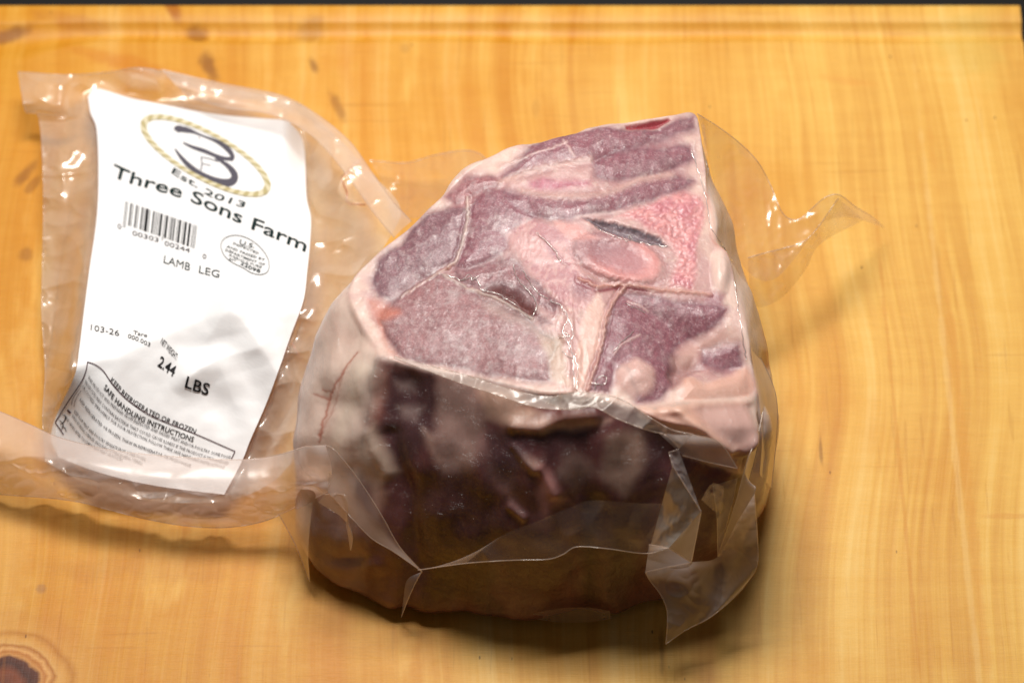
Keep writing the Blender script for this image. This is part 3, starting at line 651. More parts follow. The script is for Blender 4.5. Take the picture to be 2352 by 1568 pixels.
def film(name, Q, mat, edges=(), wr=None, label=None, er=.013, seed=0.0, minz=.03):
    """Q: rows x cols x (layout x, y, height) -> film sheet, with cut edges as thin beads"""
    X_, Y_, Z_ = Q[..., 0], Q[..., 1], Q[..., 2].copy()
    if wr: 
        a1, s1, a2, s2 = wr
        Z_ += a1*(ridge(X_/s1+seed, Y_/s1+seed, seed)-.6)+a2*(ridge(X_/s2+seed+9, Y_/s2, seed)-.6)
    Z_ = np.maximum(Z_, minz)
    Pw = unproj(X_, Y_, Z_)-bag_loc
    nr, nc = X_.shape; Vs = [Pw.reshape(-1, 3)]; Fs = [gridfaces(nr, nc)]; mi = [np.zeros(len(Fs[0]), int)]; off = nr*nc
    for e in edges:
        line = {'T': Pw[0], 'B': Pw[-1], 'L': Pw[:, 0], 'R': Pw[:, -1]}[e]
        tv, tf = tube(line, er); Vs.append(tv); Fs.append(tf+off); mi.append(np.ones(len(tf), int)); off += len(tv)
    o = make(name, np.concatenate(Vs), np.concatenate(Fs), None, bag, mats=[mat, rim_mat], midx=np.concatenate(mi))
    if label: o['label'] = label
    return o

# label surface: a tented sheet of paper lying on the pouch
ridge_x = np.array([-50, 120, 200, 275, 353, 431, 524, 600, 700, 760]); ridge_y = np.array([900, 870, 833, 811, 770, 738, 706, 705, 712, 718])
def zlabel(x, y):
    x = np.asarray(x, float); y = np.asarray(y, float)
    yr = np.interp(x, ridge_x, ridge_y)
    up = (y-200)/(yr-200); lo = (y-yr)/(1140-yr)
    s = (y-yr)/34.0
    top_ = .7+1.9*up; low_ = 2.6-1.8*lo
    k = .06
    z = -k*np.logaddexp(-top_/k, -low_/k)
    z = z + .10*np.sin(x*.009+.6)*sstep(250, 500, y)
    z = z - 1.1*sstep(645, 735, x)*sstep(470, 300, y) - .25*sstep(640, 720, x)
    z = z - 1.2*sstep(250, 90, x)*sstep(820, 960, y) 
    z = z + .05*np.exp(-((x-525)/60)**2-((y-735)/50)**2) - .10*np.exp(-((x-470)/50)**2-((y-800)/26)**2) + .07*np.exp(-((x-500)/80)**2-((y-850)/40)**2)
    z = z + .02*fbm(x/70+3, y/60, 8.1, 2)*sstep(640, 760, y)
    # shallow creases meeting near the middle, softened crests
    for ln, w__, h__ in ((((526, 700), (590, 780), (650, 880)), 70, .12), (((430, 868), (500, 822), (590, 800)), 46, .10), (((526, 700), (470, 790), (440, 860)), 60, .09), (((500, 822), (540, 930)), 60, .07)):
        dd_ = line_d(x, y, ln)/w__; z = z + h__*(1-np.sqrt(np.clip(dd_, 0, 1)**2+.02))*(dd_ < 1)*np.clip(1-dd_, 0, 1)**.5
    z = z - .12*np.exp(-((x-520)/60)**2-((y-930)/40)**2) + .05*fbm(x/120, y/120, 3.1, 2)
    return np.maximum(z, .3)
LB_L = D((202,222),(208,260),(222,300),(226,400),(222,500),(205,620),(192,720),(182,800),(172,860),(140,930),(122,975),(118,1010),(135,1050))
LB_R = D((664,280),(690,310),(700,350),(704,450),(714,500),(712,560),(706,620),(697,690),(668,770),(640,850),(610,930),(575,1010),(555,1060),(515,1135))
LB_T = D((202,222),(212,208),(232,205),(300,225),(400,245),(500,263),(600,272),(645,275),(664,280))
LB_B = D((135,1050),(220,1082),(320,1108),(420,1124),(515,1135))
LQ = coons(zc(LB_T, 0), zc(LB_B, 0), zc(LB_L, 0), zc(LB_R, 0), 190, 300)
paper = NT('label_paper'); pn = paper.n('ShaderNodeTexNoise', {'Scale': 60.0, 'Detail': 3.0}).outputs['Fac']
pb = paper.n('ShaderNodeBump', {'Strength': .08, 'Distance': .0005, 'Height': pn}).outputs[0]
paper = paper.out(paper.n('ShaderNodeBsdfPrincipled', {'Base Color': (.86, .845, .85, 1), 'Roughness': .42, 'Specular IOR Level': .3, 'Normal': pb}).outputs[0])
LX, LY = LQ[..., 0], LQ[..., 1]
lab = make('printed_label', unproj(LX, LY, zlabel(LX, LY))-bag_loc, gridfaces(*LX.shape), paper, bag); lab['label'] = 'white paper label printed with a farm name, barcode and weight'

ink_g = plain('ink_dark_green_black', (22, 40, 40), .5, .2); ink_k = plain('ink_black', (20, 18, 20), .5, .2); ink_s = plain('ink_slate', (88, 84, 94), .45, .3)
ink_l = plain('ink_grey', (60, 56, 60), .5, .2); rope_a = plain('ink_rope_tan', (184, 170, 126), .5, .2); rope_b = plain('ink_rope_shadow', (216, 206, 176), .5, .2); ink_m = plain('ink_plum', (70, 34, 46), .5, .2)
def on_label(x, y, h=.022): return unproj(x, y, zlabel(x, y)+h)-bag_loc
def text(name, s, base, up, h, mat, bold=0.0, fit=None, thin=False, spacing=1.0, res=3):
    """write s along a baseline (layout points); up = direction of the letter stems; h = cap height"""
    cu = bpy.data.curves.new('lettering', 'FONT'); cu.body = s; cu.size = 1.0; cu.resolution_u = res; cu.offset = bold; cu.space_character = spacing
    ob = bpy.data.objects.new('lettering', cu); C.objects.link(ob)
    dg = bpy.context.evaluated_depsgraph_get(); me = bpy.data.meshes.new_from_object(ob.evaluated_get(dg))
    nv = len(me.vertices); co = np.empty(nv*3); me.vertices.foreach_get('co', co); co = co.reshape(-1, 3)
    me.calc_loop_triangles(); tr = np.empty(len(me.loop_triangles)*3, np.int32); me.loop_triangles.foreach_get('vertices', tr); tr = tr.reshape(-1, 3)
    bpy.data.objects.remove(ob); bpy.data.curves.remove(cu); bpy.data.meshes.remove(me)
    x0, x1 = co[:, 0].min(), co[:, 0].max(); u = (co[:, 0]-x0)/(x1-x0); vv = co[:, 1]/.72*h
    bl = spline(base, 200); t = np.linspace(0, 1, 200)
    bx = np.interp(u, t, bl[:, 0]); by = np.interp(u, t, bl[:, 1]); un = np.asarray(up, float)
    un = un/np.linalg.norm(un, axis=-1, keepdims=True)
    if un.ndim == 2: ux = np.interp(u, np.linspace(0, 1, len(un)), un[:, 0]); uy = np.interp(u, np.linspace(0, 1, len(un)), un[:, 1])
    else: ux, uy = un
    X_ = bx+ux*vv; Y_ = by+uy*vv
    return on_label(X_, Y_), tr
def emit(name, parts, mat, label=None):
    Vs, Fs, off = [], [], 0
    for V_, F_ in parts:
        F_ = np.asarray(F_)
        if F_.shape[1] == 4: F_ = np.concatenate([F_[:, [0, 1, 2]], F_[:, [0, 2, 3]]])
        Vs.append(V_); Fs.append(F_+off); off += len(V_)
    o = make(name, np.concatenate(Vs), np.concatenate(Fs), mat, lab, smooth=False)
    if label: o['label'] = label
    return o
emit('farm_name', [text('t', 'Three Sons Farm', Z1((735,830),(820,872),(960,912),(1155,968),(1300,1022),(1440,1085),(1580,1146),(1655,1184),(1800,1242),(2015,1336)), (.26, -.965), 28, ink_g, .012)], ink_g, 'farm name in dark rounded letters')
emit('founding_date', [text('t', 'Est. 2013', Z1((1130,815),(1200,862),(1300,916),(1380,972),(1460,1000),(1610,1046)), (.45, -.9), 14.5, ink_g, .008)], ink_g)
# barcode: bars as strips between two slanted lines
bt0, bt1, bb0, bb1 = Z1((829,1004),(1338,1178),(811,1172),(1318,1350))
pat = "101 0001101 0001101 0001101 0111101 0001101 01010 1110010 1110010 1101100 1011100 1011100 1110010 101"
bits = ''.join(pat.split()); guards = set(list(range(0, 3))+list(range(45, 50))+list(range(92, 95)))
bars = []; i = 0
while i < len(bits):
    if bits[i] == '1':
        j = i
        while j < len(bits) and bits[j] == '1': j += 1
        g_ = i in guards; u0, u1 = i/95+.001, j/95-.001; e = 1.0 if g_ else .87
        q = []
        for k in range(7):
            v0 = e*k/6
            for u in (u0, u1):
                a = bt0*(1-u)+bt1*u; b = bb0*(1-u)+bb1*u; p = a*(1-v0)+b*v0; q.append(p)
        q = np.array(q); bars.append((on_label(q[:, 0], q[:, 1]), np.array([(2*k, 2*k+1, 2*k+3, 2*k+2) for k in range(6)])))
        i = j
    else: i += 1
bc = emit('barcode', bars, ink_k)
emit('barcode_digits', [text('t', '0', Z1((775,1180),(800,1188)), (.1, -1), 11, ink_l), text('t', '00303', Z1((873,1225),(960,1250),(1045,1274)), (.1, -1), 10.5, ink_l),
    text('t', '00244', Z1((1085,1292),(1170,1318),(1252,1344)), (.1, -1), 10.5, ink_l), text('t', '0', Z1((1336,1378),(1361,1384)), (.1, -1), 10.5, ink_l)], ink_l)
emit('product_name', [text('t', 'LAMB', Z1((1079,1408),(1165,1436),(1252,1462)), (.15, -1), 18, ink_g, 0), text('t', 'LEG', Z1((1312,1474),(1380,1492),(1446,1508)), (.12, -1), 17, ink_g, 0)], ink_g)
# small print stamp
def stroke(pts, wid, closed=False, n=90, h=.022):
    p = spline(pts, n, closed); 
    if closed: p = np.concatenate([p, p[:1]])
    w_ = np.interp(np.linspace(0, 1, len(p)), np.linspace(0, 1, len(wid)), wid) if not np.isscalar(wid) else np.full(len(p), wid)
    t = np.gradient(p, axis=0); t /= np.linalg.norm(t, axis=1)[:, None]+1e-9; nn = np.stack([-t[:, 1], t[:, 0]], -1)*w_[:, None]/2
    a, b = p+nn, p-nn; m = len(p)
    V_ = on_label(np.concatenate([a[:, 0], b[:, 0]]), np.concatenate([a[:, 1], b[:, 1]]), h)
    return V_, np.array([(i, i+1, m+i+1, m+i) for i in range(m-1)])
st = Z1((1458,1300),(1475,1255),(1520,1232),(1580,1230),(1650,1255),(1715,1305),(1760,1365),(1777,1420),(1765,1468),(1720,1487),(1660,1475),(1600,1440),(1530,1405),(1480,1360))
emit('inspection_stamp', [stroke(st, 1.3, True, 120),
    text('t', 'U.S.', Z1((1578,1280),(1625,1300),(1678,1312)), (.35, -1), 10, ink_g, .01),
    text('t', 'INSPECTED', Z1((1536,1286),(1620,1320),(1708,1356)), (.35, -1), 5.6, ink_g, .01, res=1),
    text('t', 'AND PASSED BY', Z1((1495,1306),(1620,1356),(1745,1398)), (.35, -1), 5.8, ink_g, .01, res=1),
    text('t', 'DEPARTMENT OF', Z1((1485,1330),(1620,1386),(1745,1430)), (.35, -1), 5.8, ink_g, .01, res=1),
    text('t', 'AGRICULTURE', Z1((1508,1362),(1620,1412),(1725,1446)), (.35, -1), 5.6, ink_g, .01, res=1),
    text('t', 'EST', Z1((1512,1388),(1558,1404)), (.35, -1), 4.5, ink_g, .01, res=1),
    text('t', '22098', Z1((1585,1418),(1650,1452),(1716,1476)), (.25, -1), 8, ink_g, .014)], ink_g, 'oval inspection stamp in fine print')
# rope ring and monogram
ec = Z1((1357, 702))[0]; ea, eb, eth = 160.0, 51.0, R(28.5)
ra, rb2 = [], []
nseg = 62
def ell(t, k=0.0):
    c_ = np.array([math.cos(t)*(ea+k), math.sin(t)*(eb+k)]); return ec+np.array([c_[0]*math.cos(eth)-c_[1]*math.sin(eth), c_[0]*math.sin(eth)+c_[1]*math.cos(eth)])
tt = np.linspace(0, 2*math.pi, 721); arc = np.array([ell(t) for t in tt]); Ls = np.concatenate([[0], np.cumsum(np.linalg.norm(np.diff(arc, axis=0), axis=1))])
for i in range(nseg):
    t0 = np.interp(Ls[-1]*i/nseg, Ls, tt); t1 = np.interp(Ls[-1]*(i+.74)/nseg, Ls, tt); sk = np.interp(Ls[-1]*(i+1.0)/nseg, Ls, tt)-t0
    hw = 4.2+3.0*abs(math.cos(t0))**2
    q = np.array([ell(t0-sk*.6, -hw), ell((t0+t1)/2-sk*.45, -hw*1.12), ell(t1-sk*.3, -hw*.95), ell(t1+sk*.7, hw), ell((t0+t1)/2+sk*.5, hw*1.15), ell(t0+sk*.4, hw)])
    ra.append((on_label(q[:, 0], q[:, 1], .026), [(0, 1, 4, 5), (1, 2, 3, 4)]))
rb_pts = [ell(t) for t in np.linspace(0, 2*math.pi, 60, endpoint=False)]
emit('rope_ring', ra[::2], rope_a, 'tan twisted rope oval'); emit('rope_strand', ra[1::2], rope_b); emit('rope_shadow', [stroke(rb_pts, 3.0, True, 240, .018)], rope_b)
emit('monogram', [stroke(Z1((1172,522),(1205,528),(1260,540),(1340,572),(1430,608),(1500,655),(1535,705),(1528,728),(1500,722)), [13, 13, 6, 4, 6, 9, 12, 10, 4]),
    stroke(Z1((1150,520),(1185,526),(1215,532)), [8, 17, 7]),
    stroke(Z1((1208,616),(1270,645),(1350,672),(1430,705),(1490,722),(1525,722)), [3, 7, 9, 8, 8, 8]),
    stroke(Z1((1155,658),(1195,712),(1250,770),(1320,822),(1400,862),(1480,882),(1535,870),(1548,830),(1515,780),(1460,738),(1420,718)), [3, 8, 11, 12, 14, 16, 18, 17, 13, 8, 4])], ink_s, 'slate coloured monogram of two interlocked letters')
emit('monogram_letter', [stroke(Z1((1328,712),(1332,760),(1326,800)), 2.6), stroke(Z1((1325,712),(1380,722),(1440,742)), 1.6), stroke(Z1((1332,756),(1360,760),(1392,768)), 1.4), stroke(Z1((1312,576),(1318,596)), 1.5)], ink_s)
emit('price_code', [text('t', '103-26', Z2((560,265),(650,284),(735,303)), (.1, -1), 13.5, ink_k, -.008), text('t', 'Tare', Z2((822,289),(865,300),(908,310)), (.15, -1), 8.5, ink_k, .004),
    text('t', '000.003', Z2((788,312),(860,338),(925,368)), (.25, -1), 9.5, ink_k, .0)], ink_k)
emit('net_weight', [text('t', 'NET WEIGHT:', Z2((990,345),(1040,400),(1088,452)), (.42, -1), 14, ink_k, .0), text('t', '2.44', Z2((972,484),(1020,518),(1070,553)), (.38, -1), 25, ink_k, .014),
    text('t', 'LBS', Z2((1140,618),(1210,645),(1284,668)), (.25, -1), 27, ink_k, .016)], ink_k, 'net weight in bold black')
emit('storage_heading', [text('t', 'KEEP REFRIGERATED OR FROZEN', Z2((680,582),(770,682),(850,742),(930,790),(1050,846),(1205,906)), [(.55, -1), (.4, -1), (.35, -1)], 12, ink_k, .004),
    text('t', 'SAFE HANDLING INSTRUCTIONS', Z2((640,626),(720,722),(830,805),(1000,884),(1192,957)), [(.5, -1), (.4, -1), (.35, -1)], 12, ink_k, .01)], ink_k)
fine = [('THIS PRODUCT WAS PREPARED FROM INSPECTED AND PASSED MEAT AND/OR POULTRY. SOME FOOD', ((540,562),(640,690),(780,806),(960,896),(1240,1010),(1425,1064)), 7.6),
 ('PRODUCTS MAY CONTAIN BACTERIA THAT COULD CAUSE ILLNESS IF THE PRODUCT IS MISHANDLED', ((522,590),(620,724),(760,845),(950,935),(1230,1045),(1410,1098)), 7.6),
 ('OR COOKED IMPROPERLY. FOR YOUR PROTECTION, FOLLOW THESE SAFE HANDLING INSTRUCTIONS.', ((505,618),(600,752),(740,870),(930,962),(1210,1075),(1390,1125)), 7.6),
 ('KEEP REFRIGERATED OR FROZEN. THAW IN REFRIGERATOR OR MICROWAVE.', ((490,702),(590,830),(740,940),(900,1010),(1180,1115)), 7.6),
 ('KEEP RAW MEAT AND POULTRY SEPARATE FROM OTHER FOODS.', ((455,775),(560,900),(690,990),(900,1075)), 7.6),
 ('WASH WORKING SURFACES (INCLUDING CUTTING BOARDS), UTENSILS,', ((440,800),(540,925),(670,1015),(880,1100)), 7.6),
 ('AND HANDS AFTER TOUCHING RAW MEAT OR POULTRY.', ((400,810),(490,930),(600,1010),(760,1080)), 7.6)]
emit('safety_text', [text('t', s, Z2(*b), [(.5, -1), (.3, -1), (.25, -1)], h, ink_l, .0, res=1) for s, b, h in fine], ink_l, 'small print handling instructions')
emit('text_frame', [stroke(Z2((540,462),(590,480),(640,520),(700,605),(800,706),(950,802),(1210,908),(1452,1014)), 1.9), stroke(Z2((541,462),(530,520),(500,590),(420,710),(340,836)), 2.2), stroke(Z2((340,836),(365,870),(392,912)), 2.2),
    stroke(Z2((1452,1014),(1428,1064)), 1.9), stroke(Z2((500,640),(470,690),(455,740)), 1.0), stroke(Z2((480,640),(450,690),(440,730)), 1.0), stroke(Z2((415,760),(436,780)), 4.0)], ink_m)
emit('care_symbol', [stroke(Z2((385,790),(405,800),(395,830),(370,850)), [1, 3, 2, 1]), stroke(Z2((365,820),(390,850),(380,880)), [1, 2.5, 1]), stroke(Z2((375,860),(400,870),(410,895)), [1, 2, 1])], ink_l)

# pouch film under and around the label
pT = np.array([(42,165,1.1),(150,172,1.2),(250,166,1.3),(320,156,1.7),(400,170,1.0),(500,196,.8),(620,222,.9),(700,245,1.0)], float)
pL = np.array([(42,165,1.1),(50,215,1.2),(60,258,1.0),(86,262,.8),(96,330,.9),(100,450,.8),(98,600,.7),(96,720,.6),(104,850,.5),(98,960,.5),(105,1060,.6)], float)
pR = np.array([(700,245,1.0),(780,320,1.4),(850,395,1.8),(920,480,2.2),(880,570,2.6),(820,660,2.8),(770,760,3.0),(735,860,2.8),(700,950,2.4),(672,1060,1.8)], float)
pB = np.array([(105,1060,.6),(200,1110,.6),(350,1150,.6),(520,1150,.8),(620,1110,1.2),(672,1060,1.8)], float)
PQ = coons(pT, pB, pL, pR, 330, 420)
lpoly = np.concatenate([LB_L, LB_B[1:], LB_R[::-1][1:], LB_T[::-1][1:]])
dl = inside_sd(PQ[..., 0], PQ[..., 1], lpoly)
zl = zlabel(np.clip(PQ[..., 0], 150, 700), np.clip(PQ[..., 1], 210, 1120))-.16
wmix = sstep(-70, -6, dl); wrk = .16*(ridge(PQ[..., 0]/110, PQ[..., 1]/85, 2.5)-.6)+.05*(ridge(PQ[..., 0]/50+3, PQ[..., 1]/42, 5.5)-.6)+.006*(ridge(PQ[..., 0]/20, PQ[..., 1]/18, 8.5)-.5)
PQ[..., 2] = PQ[..., 2]*(1-wmix)+zl*wmix+wrk*(1-sstep(-14, -2, dl))*sstep(0, .05, 1.0)
film('pouch_film', PQ, film_clear, 'TL', label='crinkled clear film of the pouch around the printed label')
# folds standing up in the pouch film, as in the corners beside the label
def crease(name, pts, r=.05, mat=None):
    p = spline(np.asarray(pts, float), 60); Pw = unproj(p[:, 0], p[:, 1], p[:, 2])-bag_loc; tv, tf = tube(Pw, r, 6)
    return make(name, tv, tf, mat or rim_mat, bag)
crease_mat = film_material('bag_film_bloody_crease', .24, (226, 120, 80), .2, .2, 2.0, .1, .5)
crease('film_crease', [(785,408,1.6),(800,392,1.8),(828,366,1.9)], .028, crease_mat)
crease('film_crease', [(782,408,1.6),(796,440,1.7),(800,466,1.7),(840,470,1.9)], .024, crease_mat)
crease('film_crease', [(668,780,2.0),(685,815,2.0),(712,858,2.2)], .018, crease_mat)
# sealed border band along the far side of the pouch
sT = np.array([(370,160,1.15),(500,190,1.0),(640,218,1.15),(720,258,1.35),(800,322,1.7),(850,390,2.1),(905,465,2.6),(945,508,3.2)], float)
sB = np.array([(430,222,1.3),(520,248,1.5),(620,262,1.7),(700,300,1.8),(755,350,1.9),(810,420,2.1),(860,490,2.4),(905,545,2.8)], float)
film('seal_band', coons(sT, sB, [sT[0], (398,190,1.6), sB[0]], [sT[-1], (925,525,3.0), sB[-1]], 200, 24), film_milky, 'TB', label='sealed border of the pouch beyond the label')
# corner of film lying far left of the meat
film('film_corner', coons(np.array([(850,368,.5),(930,374,.7),(1000,356,1.0),(1060,346,1.2),(1100,352,1.4),(1130,380,1.6)], float), np.array([(900,500,.8),(960,500,1.2),(1020,470,1.6),(1090,440,2.0),(1150,410,2.2)], float),
    [(850,368,.5),(880,430,.6),(900,500,.8)], [(1130,380,1.6),(1145,395,1.9),(1150,410,2.2)], 90, 40), film_thin, 'T', wr=(.1, 60, .03, 20), label='low film corner beyond the meat at its far left')
# folded band curling up over the near end of the label
bT = np.array([(-60,925,1.5),(0,945,1.3),(70,975,1.6),(130,1002,1.8),(230,1028,2.0),(330,1042,2.0),(440,1050,2.0),(560,1055,2.0),(640,1044,2.3),(700,1026,hz(700,1026,.8)),(748,1022,hz(748,1022,.9))], float)
bB = np.array([(-60,1130,.3),(0,1135,.3),(100,1142,.35),(180,1152,.4),(250,1170,.4),(330,1190,.4),(420,1206,.45),(510,1211,.5),(600,1198,.8),(680,1165,1.4),(752,1130,hz(752,1130,.6))], float)
BQ = coons(bT, bB, [bT[0], (-62,1030,1.7), bB[0]], [bT[-1], (762,1080,hz(762,1080,.9)), bB[-1]], 330, 90)
vv = np.linspace(0, 1, 90)[:, None]; BQ[..., 2] += .22*np.sin(math.pi*vv**.7)
BQ[..., 2] += .22*(ridge(BQ[..., 0]/90, BQ[..., 1]/45, 1.5)-.6)*sstep(.3, .8, vv)+.08*(ridge(BQ[..., 0]/34, BQ[..., 1]/22, 4.5)-.6)*sstep(.35, .8, vv)
film_band = film_material('bag_film_band', .44, (246, 230, 224), .42, .6, 1.6, .2, .45, spec=.35)
film('folded_band', BQ, film_band, 'TB', label='milky band of film folded up over the near end of the label')
# flap running down the near left corner of the meat
fT = zh(Z5((300,488),(350,520),(440,625),(520,740),(600,870),(680,1010),(795,1138)), [.9, .9, .8, .7, .6, .5, .35])
fT = np.concatenate([[(748, 1022, hz(748, 1022, .9))], fT[1:]])
fB = zh(Z5((300,745),(370,790),(450,880),(540,970),(640,1030),(720,1085),(795,1138)), [.3, .35, .4, .4, .35, .3, .3])
fB = np.concatenate([[(752, 1130, hz(752, 1130, .6))], fB[1:]])
film('corner_flap', coons(fT, fB, [fT[0], (755,1078,hz(755,1078,.9)), fB[0]], [fT[-1], (fT[-1]+fB[-1])/2, fB[-1]], 140, 40), film_grey, 'TB', label='pointed flap of film at the near left corner of the meat')
g1 = zh(Z5((300,745),(370,742),(412,765),(415,880)), [.35, .5, .5, .3]); g2 = zh(Z5((265,785),(320,820),(370,850),(412,890)), .25)
film('small_fold', coons(g1, g2, [g1[0], g2[0]], [g1[-1], g2[-1]], 60, 20), film_milky, 'T')
g1 = zh(Z5((412,765),(418,880),(440,960),(432,1030)), .35); g2 = zh(Z5((412,765),(405,880),(418,960),(428,1030)), .2)
film('small_fold', coons(g1, g2, [g1[0], g2[0]], [g1[-1], g2[-1]], 50, 8), film_milky, 'T')
wL = np.array([(640,1180,1.6),(660,1215,1.3),(685,1265,1.0),(708,1330,.4)], float); wR = np.array([(718,1152,2.6),(712,1210,2.0),(708,1270,1.4),(712,1335,.5)], float)
film('side_fold', coons([wL[0], (680,1168,2.2), wR[0]], [wL[-1], (710,1333,.4), wR[-1]], wL, wR, 30, 70), film_clear, 'L')
g1 = zh(Z5((795,1138),(760,1200),(720,1290),(690,1370)), .3); g2 = zh(Z5((795,1138),(720,1180),(700,1280),(690,1370)), .2)
film('small_fold', coons(g1, g2, [g1[0], g2[0]], [g1[-1], g2[-1]], 50, 10), film_grey, 'T')
# seam of film lying along the near rim of the cut face
rT = zh(D((905,818),(980,838),(1060,858),(1140,884),(1210,904),(1270,910),(1330,900),(1420,914),(1480,950),(1540,985),(1592,997)), [.12, .2, .25, .25, .25, .2, .3, .5, .6, .7, .8])
rB = zh(D((905,822),(980,850),(1060,880),(1140,906),(1220,932),(1290,940),(1360,934),(1420,962),(1480,985),(1530,1000),(1560,1030)), [.12, .35, .4, .4, .45, .45, .5, .6, .7, .7, .8])
film('rim_seam', coons(rT, rB, [rT[0], rB[0]], [rT[-1], rB[-1]], 240, 22), film_milky, 'TB', wr=(.09, 60, .02, 26), label='seam of film along the near rim of the cut face')
t0 = zh(Z6((250,230),(330,222),(420,232),(500,250)), .7); t1 = zh(Z6((170,275),(260,308),(350,308),(430,280)), .6)
film('small_fold', coons(t0, t1, [t0[0], t1[0]], [t0[-1], t1[-1]], 70, 24), film_clear, 'B', wr=(.05, 36, .01, 14))
# lobes of film hanging at the near right
k1 = zh(Z6((740,420),(920,442)), .7); k2 = zh(Z6((1150,612),(1090,600)), .6)
q0 = zh(Z6((740,425),(830,440),(925,440)), .7); q1 = zh(Z6((870,545),(1000,580),(1150,612)), .6)
film('hanging_fold', coons(q0, q1, [q0[0], (q0[0]+q1[0])/2, q1[0]], [q0[-1], (q0[-1]+q1[-1])/2+np.array([10, -20, 0]), q1[-1]], 60, 40), film_grey, 'BR')
def facet(pts, mat, offs, edges='', name='hanging_fold', n=26, wr=None, label=None):
    a, b, c, d = zh(Z6(*pts), offs)                      # corners TL TR BR BL
    return film(name, coons([a, b], [d, c], [a, d], [b, c], n, n), mat, edges, wr=wr, label=label)
facet([(800,530),(850,515),(965,830),(820,600)], film_grey, [.7, .8, 1.5, .8], 'TLB', wr=(.05, 40, .02, 15))
facet([(818,600),(965,830),(800,1018),(700,1030)], film_clear, [.8, 1.5, 1.2, .6], 'T', wr=(.05, 50, .02, 15))
facet([(965,830),(965,835),(915,1092),(800,1018)], film_milky, [1.5, 1.5, 1.3, 1.2], 'RB')
facet([(700,1000),(800,1018),(915,1092),(680,1140)], film_grey, [.7, 1.2, 1.3, .8], 'TRB')
# wide thin sheet across the shaded front
n0 = zh(Z6((-230,1090),(-60,960),(130,880),(310,805),(410,775),(600,787),(780,792)), .35); n1 = zh(Z6((-480,1130),(-230,1095),(0,1080),(180,1075),(260,1050),(330,1012),(480,1020),(680,1045),(795,1018)), .6)
film('front_sheet', coons(n0, n1, [n0[0], n1[0]], [n0[-1], n1[-1]], 200, 30), film_thin, 'B', wr=(.05, 80, .0, 18), label='thin sheet of film across the shaded near side')
# main tail of film hanging at the near right corner
a0 = zh(Z6((1050,1060),(1100,900),(1160,800),(1235,738)), [.6, .7, .9, 1.2]); 
tT = np.concatenate([zh(Z6((680,1140),(800,1110),(915,1090),(1050,1062)), [.8, 1.0, 1.3, 1.0]), zh(Z6((1140,900),(1236,745)), [1.1, 1.4])])
tR = np.array([(*Z6((1236,745))[0], 4.2), (*Z6((1252,950))[0], 3.2), (*Z6((1250,1110))[0], 2.4), (*Z6((1180,1222))[0], 1.7)])
tR[0] = tT[-1]
tL = np.concatenate([tT[:1], zc(Z6((705,1185),(755,1250),(790,1330),(792,1420),(785,1508)), [2.4, 2.1, 1.8, 1.5, 1.2])])
tB = np.concatenate([tL[-1:], zc(Z6((880,1440),(1000,1378),(1100,1300)), [1.2, 1.4, 1.5]), tR[-1:]])
TQ = coons(tT, tB, tL, tR, 150, 120)
film('film_tail', TQ, film_grey, 'LRB', wr=(.10, 110, .02, 30), label='loose tail of film hanging past the near right corner of the meat')
h0 = zh(Z6((965,770),(1020,690),(1085,705)), [.5, .7, .5]); h1 = zh(Z6((1040,840),(1060,850),(1070,850)), [.4, .5, .5])
film('small_fold', coons(h0, h1, [h0[0], h1[0]], [h0[-1], h1[-1]], 40, 30), film_thin, '', wr=(.05, 30, .01, 12))
j0 = zh(Z6((1280,325),(1250,460),(1205,560),(1150,760),(1050,1062)), [.35, .5, .6, .8, .9]); j1 = zh(Z6((1270,400),(1240,560),(1210,680),(1235,742),(1060,1062)), [.4, .5, .6, 1.2, .9])
film('hanging_fold', coons(j0, j1, [j0[0], j1[0]], [j0[-1], j1[-1]], 120, 24), film_milky, 'TB', label='long upright fold of film near the right flank')
j0 = zh(Z6((1150,660),(1120,800),(1052,1058)), [.4, .6, .9]); j1 = zh(Z6((1025,700),(1045,850),(1050,1058)), [.4, .5, .85])
film('hanging_fold', coons(j0, j1, [j0[0], j1[0]], [j0[-1], j1[-1]], 60, 24), film_grey, 'TB', wr=(.05, 40, 0, 10))
# film bridging down the right flank
v0 = zh(D((1722,780),(1732,860),(1745,930),(1750,1010),(1745,1090)), .25)
v1 = np.array([(1722,775,5.2),(1770,870,4.4),(1785,930,3.9),(1783,1010,3.2),(1772,1120,2.4)], float)
film('flank_fold', coons(v0, v1, [v0[0], v1[0]], [v0[-1], v1[-1]], 90, 24), film_grey, 'B', label='film bridging down the right flank of the meat')
# wing of film standing out beyond the right flank
yT = np.array([(1602,262,6.6),(1650,292,5.4),(1700,330,4.4),(1742,374,3.8),(1772,430,3.4),(1792,480,3.2),(1812,502,3.0),(1838,502,3.0),(1868,476,3.2),(1898,452,3.4),(1928,448,3.4),(1965,475,2.6),(2000,496,1.6),(2030,522,.5)], float)
yB = np.array([(1640,420,4.5),(1668,520,3.8),(1700,600,3.2),(1740,640,2.8),(1780,640,2.6),(1820,600,2.6),(1850,560,2.7),(1875,525,2.8),(1905,505,2.8),(1940,498,2.2),(1980,505,1.4),(2030,524,.5)], float)
YQ = coons(yT, yB, [yT[0], (1622,340,5.5), yB[0]], [yT[-1], yB[-1]], 260, 60)
film('film_wing', YQ, film_thin, 'T', wr=(.10, 90, .03, 30), label='thin wing of film reaching out beyond the right flank')
yb = np.array([(1718,592,3.2),(1760,580,3.0),(1800,570,2.9),(1845,555,2.8),(1880,520,2.9),(1925,455,3.4)], float); yc = np.array([(1722,690,2.2),(1750,705,1.9),(1800,680,1.7),(1850,620,1.7),(1885,560,2.0),(1985,505,1.4)], float)
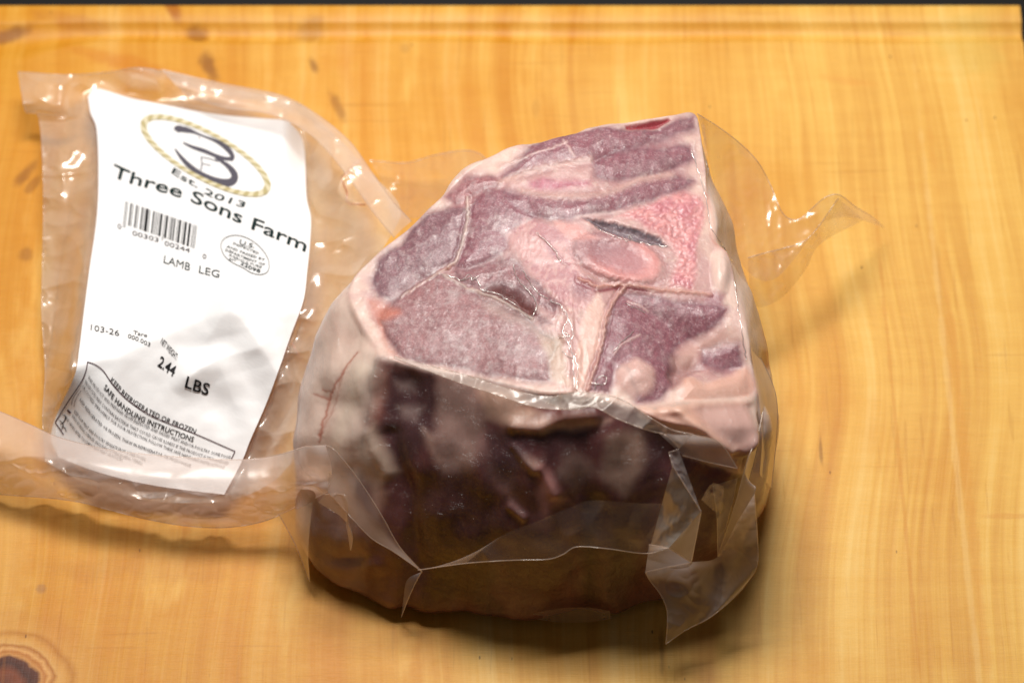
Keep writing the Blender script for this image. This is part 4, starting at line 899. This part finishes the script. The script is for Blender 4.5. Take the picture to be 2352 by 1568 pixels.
film('film_wing', coons(yb, yc, [yb[0], yc[0]], [yb[-1], yc[-1]], 140, 30), film_thin, 'T', wr=(.12, 50, .04, 20), label='lower fold of the film wing, nearest the board')
yb = np.array([(1722,640,2.6),(1738,690,2.2),(1755,720,1.8)], float); yc = np.array([(1730,640,2.2),(1762,700,1.6),(1768,780,1.0)], float)
# folded lip of film on the board in front of the meat, catching the light
y0 = np.array([(1225,1408,.9),(1280,1397,1.0),(1350,1394,1.1),(1400,1402,1.0)], float); y1 = np.array([(1225,1420,.3),(1280,1428,.3),(1350,1428,.3),(1405,1420,.3)], float)
film('small_fold', coons(y0, y1, [y0[0], y1[0]], [y0[-1], y1[-1]], 70, 16), film_thin, '', wr=(.03, 40, .015, 12))

wrk_mat = film_material('bag_film_wrinkle', .22, (250, 232, 228), .16, .3, 2.0, .1, .4, spec=2.2)
def wrinkle(pts, r=.016, jit=3.0):
    p = spline(np.asarray(pts, float), 80); k = np.arange(80)
    p = p+np.stack([perlin(p[:, 0]/12, p[:, 1]/12, 3.3), perlin(p[:, 0]/12+40, p[:, 1]/12, 3.3)], -1)*jit
    z = np.array([hz(a, b, .012) for a, b in p]); z = np.convolve(np.pad(z, 2, mode='edge'), np.ones(5)/5, 'valid')
    Pw = unproj(p[:, 0], p[:, 1], z)-bag_loc; tv, tf = tube(Pw, r, 5); make('film_wrinkle', tv, tf, wrk_mat, bag)
for pl in (((1000,890),(1050,915),(1082,975),(1060,1030),(1098,1120),(1110,1280)), ((1085,975),(1105,1040),(1085,1100),(1125,1190),(1118,1290)), ((1062,1030),(1090,1050),(1040,1060)),
           ((1055,1120),(1100,1150),(1120,1130)), ((690,845),(780,870),(860,925),(915,972)), ((835,730),(860,800),(930,880),(938,930),(920,965)), ((880,760),(940,850),(990,885)), ((540,775),(600,800),(660,790),(690,830)),
           ((600,800),(640,775),(650,800),(680,780)), ((945,590),(1010,650),(1050,715)), ((1200,562),(1320,612),(1440,637),(1530,650)), ((1330,600),(1345,625),(1360,600),(1375,628)),
           ((1200,1290),(1215,1240),(1250,1235),(1250,1270),(1190,1265)), ((1340,905),(1400,930),(1430,945)), ((1290,1120),(1320,1080),(1350,1060),(1380,1030)), ((1640,220),(1700,420),(1725,560),(1775,640),(1820,720)),
           ((1830,800),(1845,900),(1868,1050),(1885,1160)), ((1690,100),(1700,220),(1712,330))):
    wrinkle(ZB(*pl))

rnd = rng.rand(70, 2); sx_ = 900+rnd[:, 0]*720; sy_ = 880+rnd[:, 1]*420
Vs, Fs = [], []
for k in range(70):
    x, y = sx_[k], sy_[k]; c = unproj(x, y, hz(x, y, .03))-bag_loc; r = .006+.008*rng.rand()**3
    q = np.array([(1,0,0),(-1,0,0),(0,1,0),(0,-1,0),(0,0,1),(0,0,-1)])*r+c
    Vs.append(q); Fs.append(np.array([(0,2,4),(2,1,4),(1,3,4),(3,0,4),(2,0,5),(1,2,5),(3,1,5),(0,3,5)])+6*k)
bub = make('air_bubbles', np.concatenate(Vs), np.concatenate(Fs), rim_mat, bag); bub['kind'] = 'stuff'
